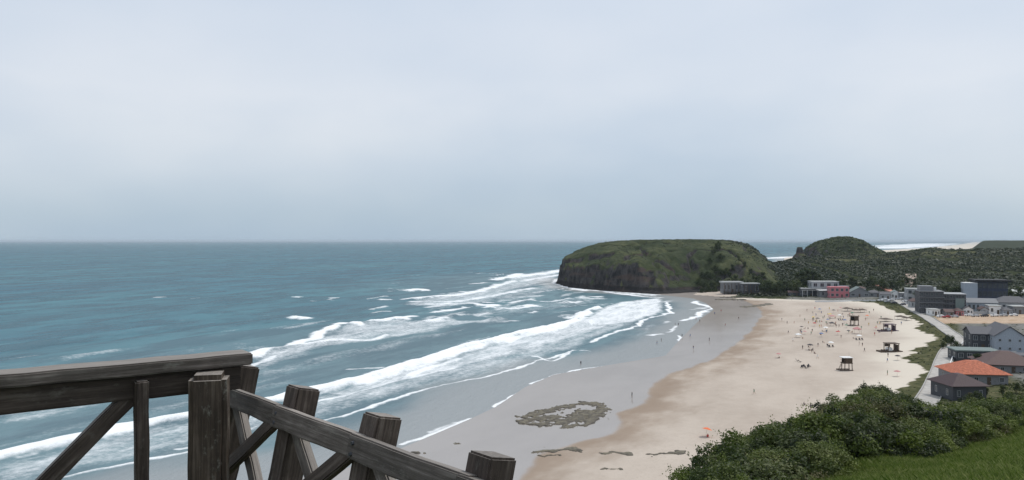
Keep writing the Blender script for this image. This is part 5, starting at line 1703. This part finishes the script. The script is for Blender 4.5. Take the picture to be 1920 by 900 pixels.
def person_mesh(pose):
    """One continuous skinned body; 1.7 m tall when standing."""
    if pose == 'stand':
        J = dict(pel=(0, 0, .93), wst=(0, 0, 1.08), chs=(0, 0.01, 1.30), nck=(0, 0, 1.46), hd0=(0, -.01, 1.53), hd1=(0, -.02, 1.66),
                 hl=(-.09, 0, .90), kl=(-.10, -.02, .50), al=(-.11, .02, .08), tl=(-.12, -.13, .03), hr=(.09, 0, .90), kr=(.10, -.02, .50), ar=(.11, .02, .08), tr=(.12, -.13, .03),
                 sl=(-.18, 0, 1.40), el=(-.24, .02, 1.12), wl=(-.24, -.06, .88), fl=(-.23, -.09, .76), sr=(.18, 0, 1.40), er=(.25, .03, 1.12), wr=(.25, -.04, .88), fr=(.24, -.07, .76))
    elif pose == 'walk':
        J = dict(pel=(0, 0, .91), wst=(0, -.02, 1.06), chs=(0, -.03, 1.28), nck=(0, -.05, 1.44), hd0=(0, -.07, 1.51), hd1=(0, -.09, 1.64),
                 hl=(-.09, 0, .88), kl=(-.10, -.22, .52), al=(-.10, -.26, .10), tl=(-.10, -.42, .05), hr=(.09, 0, .88), kr=(.10, .12, .48), ar=(.10, .42, .16), tr=(.10, .36, .03),
                 sl=(-.18, -.03, 1.38), el=(-.23, .14, 1.14), wl=(-.22, .20, .90), fl=(-.21, .18, .79), sr=(.18, -.03, 1.38), er=(.23, -.16, 1.13), wr=(.20, -.32, .95), fr=(.19, -.38, .86))
    else:
        J = dict(pel=(0, 0.1, .16), wst=(0, .12, .32), chs=(0, .10, .54), nck=(0, .06, .70), hd0=(0, .04, .77), hd1=(0, .02, .90),
                 hl=(-.10, .04, .15), kl=(-.14, -.36, .42), al=(-.13, -.62, .08), tl=(-.13, -.76, .04), hr=(.10, .04, .15), kr=(.14, -.38, .40), ar=(.13, -.64, .08), tr=(.13, -.78, .04),
                 sl=(-.18, .10, .64), el=(-.25, .02, .40), wl=(-.18, -.20, .40), fl=(-.16, -.30, .40), sr=(.18, .10, .64), er=(.25, .04, .40), wr=(.18, -.20, .40), fr=(.16, -.30, .40))
    rad = dict(pel=.125, wst=.115, chs=.135, nck=.055, hd0=.080, hd1=.085, hl=.085, kl=.058, al=.042, tl=.032, hr=.085, kr=.058, ar=.042, tr=.032,
               sl=.058, el=.040, wl=.030, fl=.030, sr=.058, er=.040, wr=.030, fr=.030)
    E = [('pel', 'wst'), ('wst', 'chs'), ('chs', 'nck'), ('nck', 'hd0'), ('hd0', 'hd1'), ('pel', 'hl'), ('hl', 'kl'), ('kl', 'al'), ('al', 'tl'), ('pel', 'hr'), ('hr', 'kr'), ('kr', 'ar'), ('ar', 'tr'),
         ('chs', 'sl'), ('sl', 'el'), ('el', 'wl'), ('wl', 'fl'), ('chs', 'sr'), ('sr', 'er'), ('er', 'wr'), ('wr', 'fr')]
    ks = list(J)
    me = bpy.data.meshes.new('person_skeleton')
    me.from_pydata([J[k] for k in ks], [(ks.index(a), ks.index(b)) for a, b in E], [])
    o = bpy.data.objects.new('person_skeleton', me)
    C.objects.link(o)
    o.modifiers.new('skin', 'SKIN')
    for i, k in enumerate(ks):
        sv = me.skin_vertices[0].data[i]
        sv.radius = (rad[k], rad[k])
        sv.use_root = (k == 'pel')
    su = o.modifiers.new('sub', 'SUBSURF')
    su.levels = su.render_levels = 1
    dg = bpy.context.evaluated_depsgraph_get()
    out = bpy.data.meshes.new_from_object(o.evaluated_get(dg), depsgraph=dg)
    bpy.data.objects.remove(o)
    for m in ('skin', 'dark_cloth', 'hair'):
        out.materials.append(M[m])
    z0, z1, hz_ = J['pel'][2], J['chs'][2], J['hd0'][2]
    for p in out.polygons:
        c = p.center
        if c.z > hz_ + 0.03 and c.y > J['hd1'][1] - 0.045:
            p.material_index = 2
        elif pose != 'sit' and 0.66 < c.z < 1.02 and abs(c.x) < 0.205:
            p.material_index = 1
        elif pose == 'sit' and c.z < 0.34 and c.y > -0.12:
            p.material_index = 1
        p.use_smooth = True
    return out
PM = {k: person_mesh(k) for k in ('stand', 'walk', 'sit')}
PMT = {}
for k, me in PM.items():                    # the same bodies wearing a shirt as well
    m2 = me.copy()
    hi, lo = {'stand': (1.44, 0.6), 'walk': (1.42, 0.6), 'sit': (0.69, 0.1)}[k]
    for p in m2.polygons:
        if p.material_index == 0 and lo < p.center.z < hi and (abs(p.center.x) < 0.26 and p.center.z > (0.98 if k != 'sit' else 0.2)) and (k != 'sit' or p.center.y > -0.1):
            p.material_index = 1
    PMT[k] = m2
CLOTH = {'black': 'dark_cloth', 'blue': 'blue_cloth', 'red': 'red', 'white': 'white_cloth', 'green': 'green_cloth', 'yellow': 'yellow_cloth', 'purple': 'purple_cloth'}
def person(px, py, pose, colour, label, shirt=False, z=1.0, rz=None, tone='skin'):
    x, y = P(px, py, z)
    me = (PMT if shirt else PM)[pose]
    o = bpy.data.objects.new('person', me)
    C.objects.link(o)
    zz = max(lz(x, y), 0.0) if z > 0 else -0.25
    o.location = (x, y, zz - 0.01)
    o.rotation_euler = (0, 0, random.uniform(0, 6.28) if rz is None else rz)
    for i, mn in ((0, tone), (1, CLOTH[colour])):
        o.material_slots[i].link = 'OBJECT'
        o.material_slots[i].material = M[mn]
    s = random.uniform(0.96, 1.06)
    o.scale = (s,) * 3
    return tag(o, label, 'person', 'people on the beach')
person(1185, 748, 'stand', 'black', 'person in black shirt and shorts standing alone on the wet sand', True, 0.3, tone='skin_dark')
person(1089, 685, 'walk', 'black', 'person in black wading in the shallows near the long swash line', True, 0.05, tone='skin_dark')
for px, py in ((1266, 611), (1272, 611)):
    person(px, py, 'stand', 'black', 'person in dark swimwear wading side by side with another at the far swash', True, 0.05, tone='skin_dark')
person(1279, 632, 'walk', 'black', 'person in dark clothes walking at the edge of the swash', True, 0.1, tone='skin_dark')
person(1294, 632, 'walk', 'blue', 'person in blue walking on glossy wet sand', True, 0.2, tone='skin_dark')
person(1414, 741, 'walk', 'green', 'person in green shirt crossing the empty dry sand', True, 0.9)
person(1508, 759, 'sit', 'black', 'person in black sitting on pale sand above the thicket', True, 1.6, tone='skin_dark')
person(1520, 768, 'stand', 'black', 'person in black standing on pale sand behind the thicket', True, 1.6, tone='skin_dark')
person(1327, 822, 'sit', 'red', 'person in red sitting beside the orange umbrella', True, 0.9)
person(1505, 654, 'stand', 'black', 'person in black standing beside the dark umbrella', True, 1.1, tone='skin_dark')
person(1517, 657, 'sit', 'black', 'person in black sitting under the dark umbrella', True, 1.1)
person(1524, 659, 'walk', 'black', 'person in black walking away from the dark umbrella', True, 1.1, tone='skin_dark')
person(1621, 660, 'walk', 'black', 'person in black walking between the two kiosks and the white-roofed tower', True, 1.4, tone='skin_dark')
person(1640, 629, 'stand', 'red', 'person in red standing beside the purplish kiosk', True, 1.6)
person(1665, 668, 'stand', 'black', 'person in black standing below the dark-roofed kiosk', True, 1.7)
person(1664, 678, 'walk', 'blue', 'person in blue walking below the dark-roofed kiosk', True, 1.7)
person(1664, 702, 'stand', 'green', 'person in green standing by the rose umbrella above the thicket', True, 1.7)
person(1533, 672, 'walk', 'white', 'person in white walking near the row of dark chairs', True, 1.1)
person(1484, 561, 'stand', 'white', 'person in white standing beneath the grove of trees', True, 2.0)
person(1461, 672, 'sit', 'black', 'person in black sitting under the dull brown umbrella', True, 0.8)
spots = [(1500, 594, 'stand'), (1509, 601, 'stand'), (1524, 600, 'stand'), (1529, 606, 'stand'), (1531, 605, 'walk'), (1537, 605, 'stand'), (1567, 608, 'stand'), (1478, 624, 'walk'), (1543, 642, 'sit'),
         (1611, 648, 'stand'), (1617, 650, 'stand'), (1615, 618, 'walk'), (1505, 634, 'sit'), (1540, 588, 'stand'), (1552, 590, 'sit'), (1546, 596, 'walk'), (1571, 585, 'stand'), (1580, 590, 'sit'), (1595, 596, 'stand'),
         (1584, 600, 'sit'), (1568, 614, 'walk'), (1556, 600, 'stand'), (1524, 588, 'walk'), (1530, 592, 'stand'), (1516, 607, 'walk'), (1515, 616, 'sit'), (1540, 614, 'stand'), (1572, 622, 'sit'), (1580, 612, 'stand'),
         (1594, 608, 'walk'), (1623, 602, 'stand'), (1630, 590, 'walk'), (1638, 586, 'stand'), (1648, 625, 'sit'), (1629, 612, 'stand'), (1466, 600, 'walk'), (1489, 606, 'stand'), (1476, 606, 'walk'), (1523, 622, 'stand'),
         (1600, 636, 'sit'), (1577, 634, 'walk'), (1652, 600, 'stand'), (1672, 628, 'stand'), (1690, 612, 'walk'), (1555, 581, 'stand'), (1513, 583, 'walk'), (1528, 580, 'stand'), (1594, 586, 'stand'), (1610, 594, 'sit'), (1487, 639, 'walk')]
cl = ['black', 'blue', 'red', 'white', 'black', 'purple', 'black', 'green', 'yellow', 'black']
for i, (px, py, pose) in enumerate(spots):
    c = cl[(i * 7) % 10]
    verb = {'stand': 'standing', 'walk': 'walking', 'sit': 'sitting'}[pose]
    person(px, py, pose, c, f'tiny distant bather in {c} {verb} among the umbrellas and tents', i % 3 != 0, 1.3, tone='skin_dark' if i % 2 else 'skin')

gp = random.Random(9)
words = {'stand': 'standing', 'walk': 'walking', 'sit': 'sitting'}
hubs = [(1534, 601), (1561, 606), (1577, 598), (1549, 622), (1505, 626), (1590, 588), (1612, 589), (1520, 655), (1645, 612), (1605, 622)]
for i in range(46):
    hx_, hy_ = hubs[i % len(hubs)]
    pose = gp.choice(('stand', 'walk', 'sit'))
    c = gp.choice(list(CLOTH))
    person(hx_ + gp.gauss(0, 9), max(576, hy_ + gp.gauss(0, 5)), pose, c, f'tiny distant bather in {c} {words[pose]} among the umbrellas and tents', gp.random() < 0.6, 1.3, tone=gp.choice(('skin', 'skin_dark')))
for i, (px, py) in enumerate(((1240, 640), (1232, 645), (1305, 600), (1312, 604), (1340, 590), (1360, 612), (1330, 640), (1300, 655), (1352, 585), (1385, 600))):
    person(px, py, ('stand', 'walk')[i % 2], ('black', 'blue', 'red')[i % 3], f"bather in {('black', 'blue', 'red')[i % 3]} {('standing', 'walking')[i % 2]} on the glossy wet sand by the water", i % 2 == 0, 0.15, tone='skin_dark')
for px, py, cl_, lab in ((1527, 611, 'red', 'red umbrella in the tight cluster of bathers'), (1556, 594, 'yellow_cloth', 'yellow umbrella behind the cluster of bathers'), (1584, 606, 'blue_cloth', 'blue umbrella next to the brown lifeguard tower'),
        (1598, 592, 'green_cloth', 'green umbrella near the square brown tent'), (1626, 598, 'orange_cloth', 'orange umbrella between the brown tower and the dune plants'), (1571, 628, 'red', 'red umbrella on open sand below the dark tent'), (1540, 631, 'blue_cloth', 'blue umbrella on open sand near the white umbrella')):
    umbrella(px, py, cl_, lab, 1.3, 0.9)

# ------------------------------------------------------------------ sea haze
hm, ht, ho = mat_new('haze')
pv = nd(ht, 'VolumePrincipled')
pv.inputs['Color'].default_value = (0.80, 0.91, 1.0, 1)
pv.inputs['Density'].default_value = 0.000045
pv.inputs['Anisotropy'].default_value = 0.0
ht.links.new(pv.outputs[0], ho.inputs['Volume'])
hz_box = MB().box(-100000, 110000, -4000, 130000, -8.0, 62.0).build('haze', hm)
tag(hz_box, 'thin pale sea haze over the whole bay', 'haze', kind='stuff')
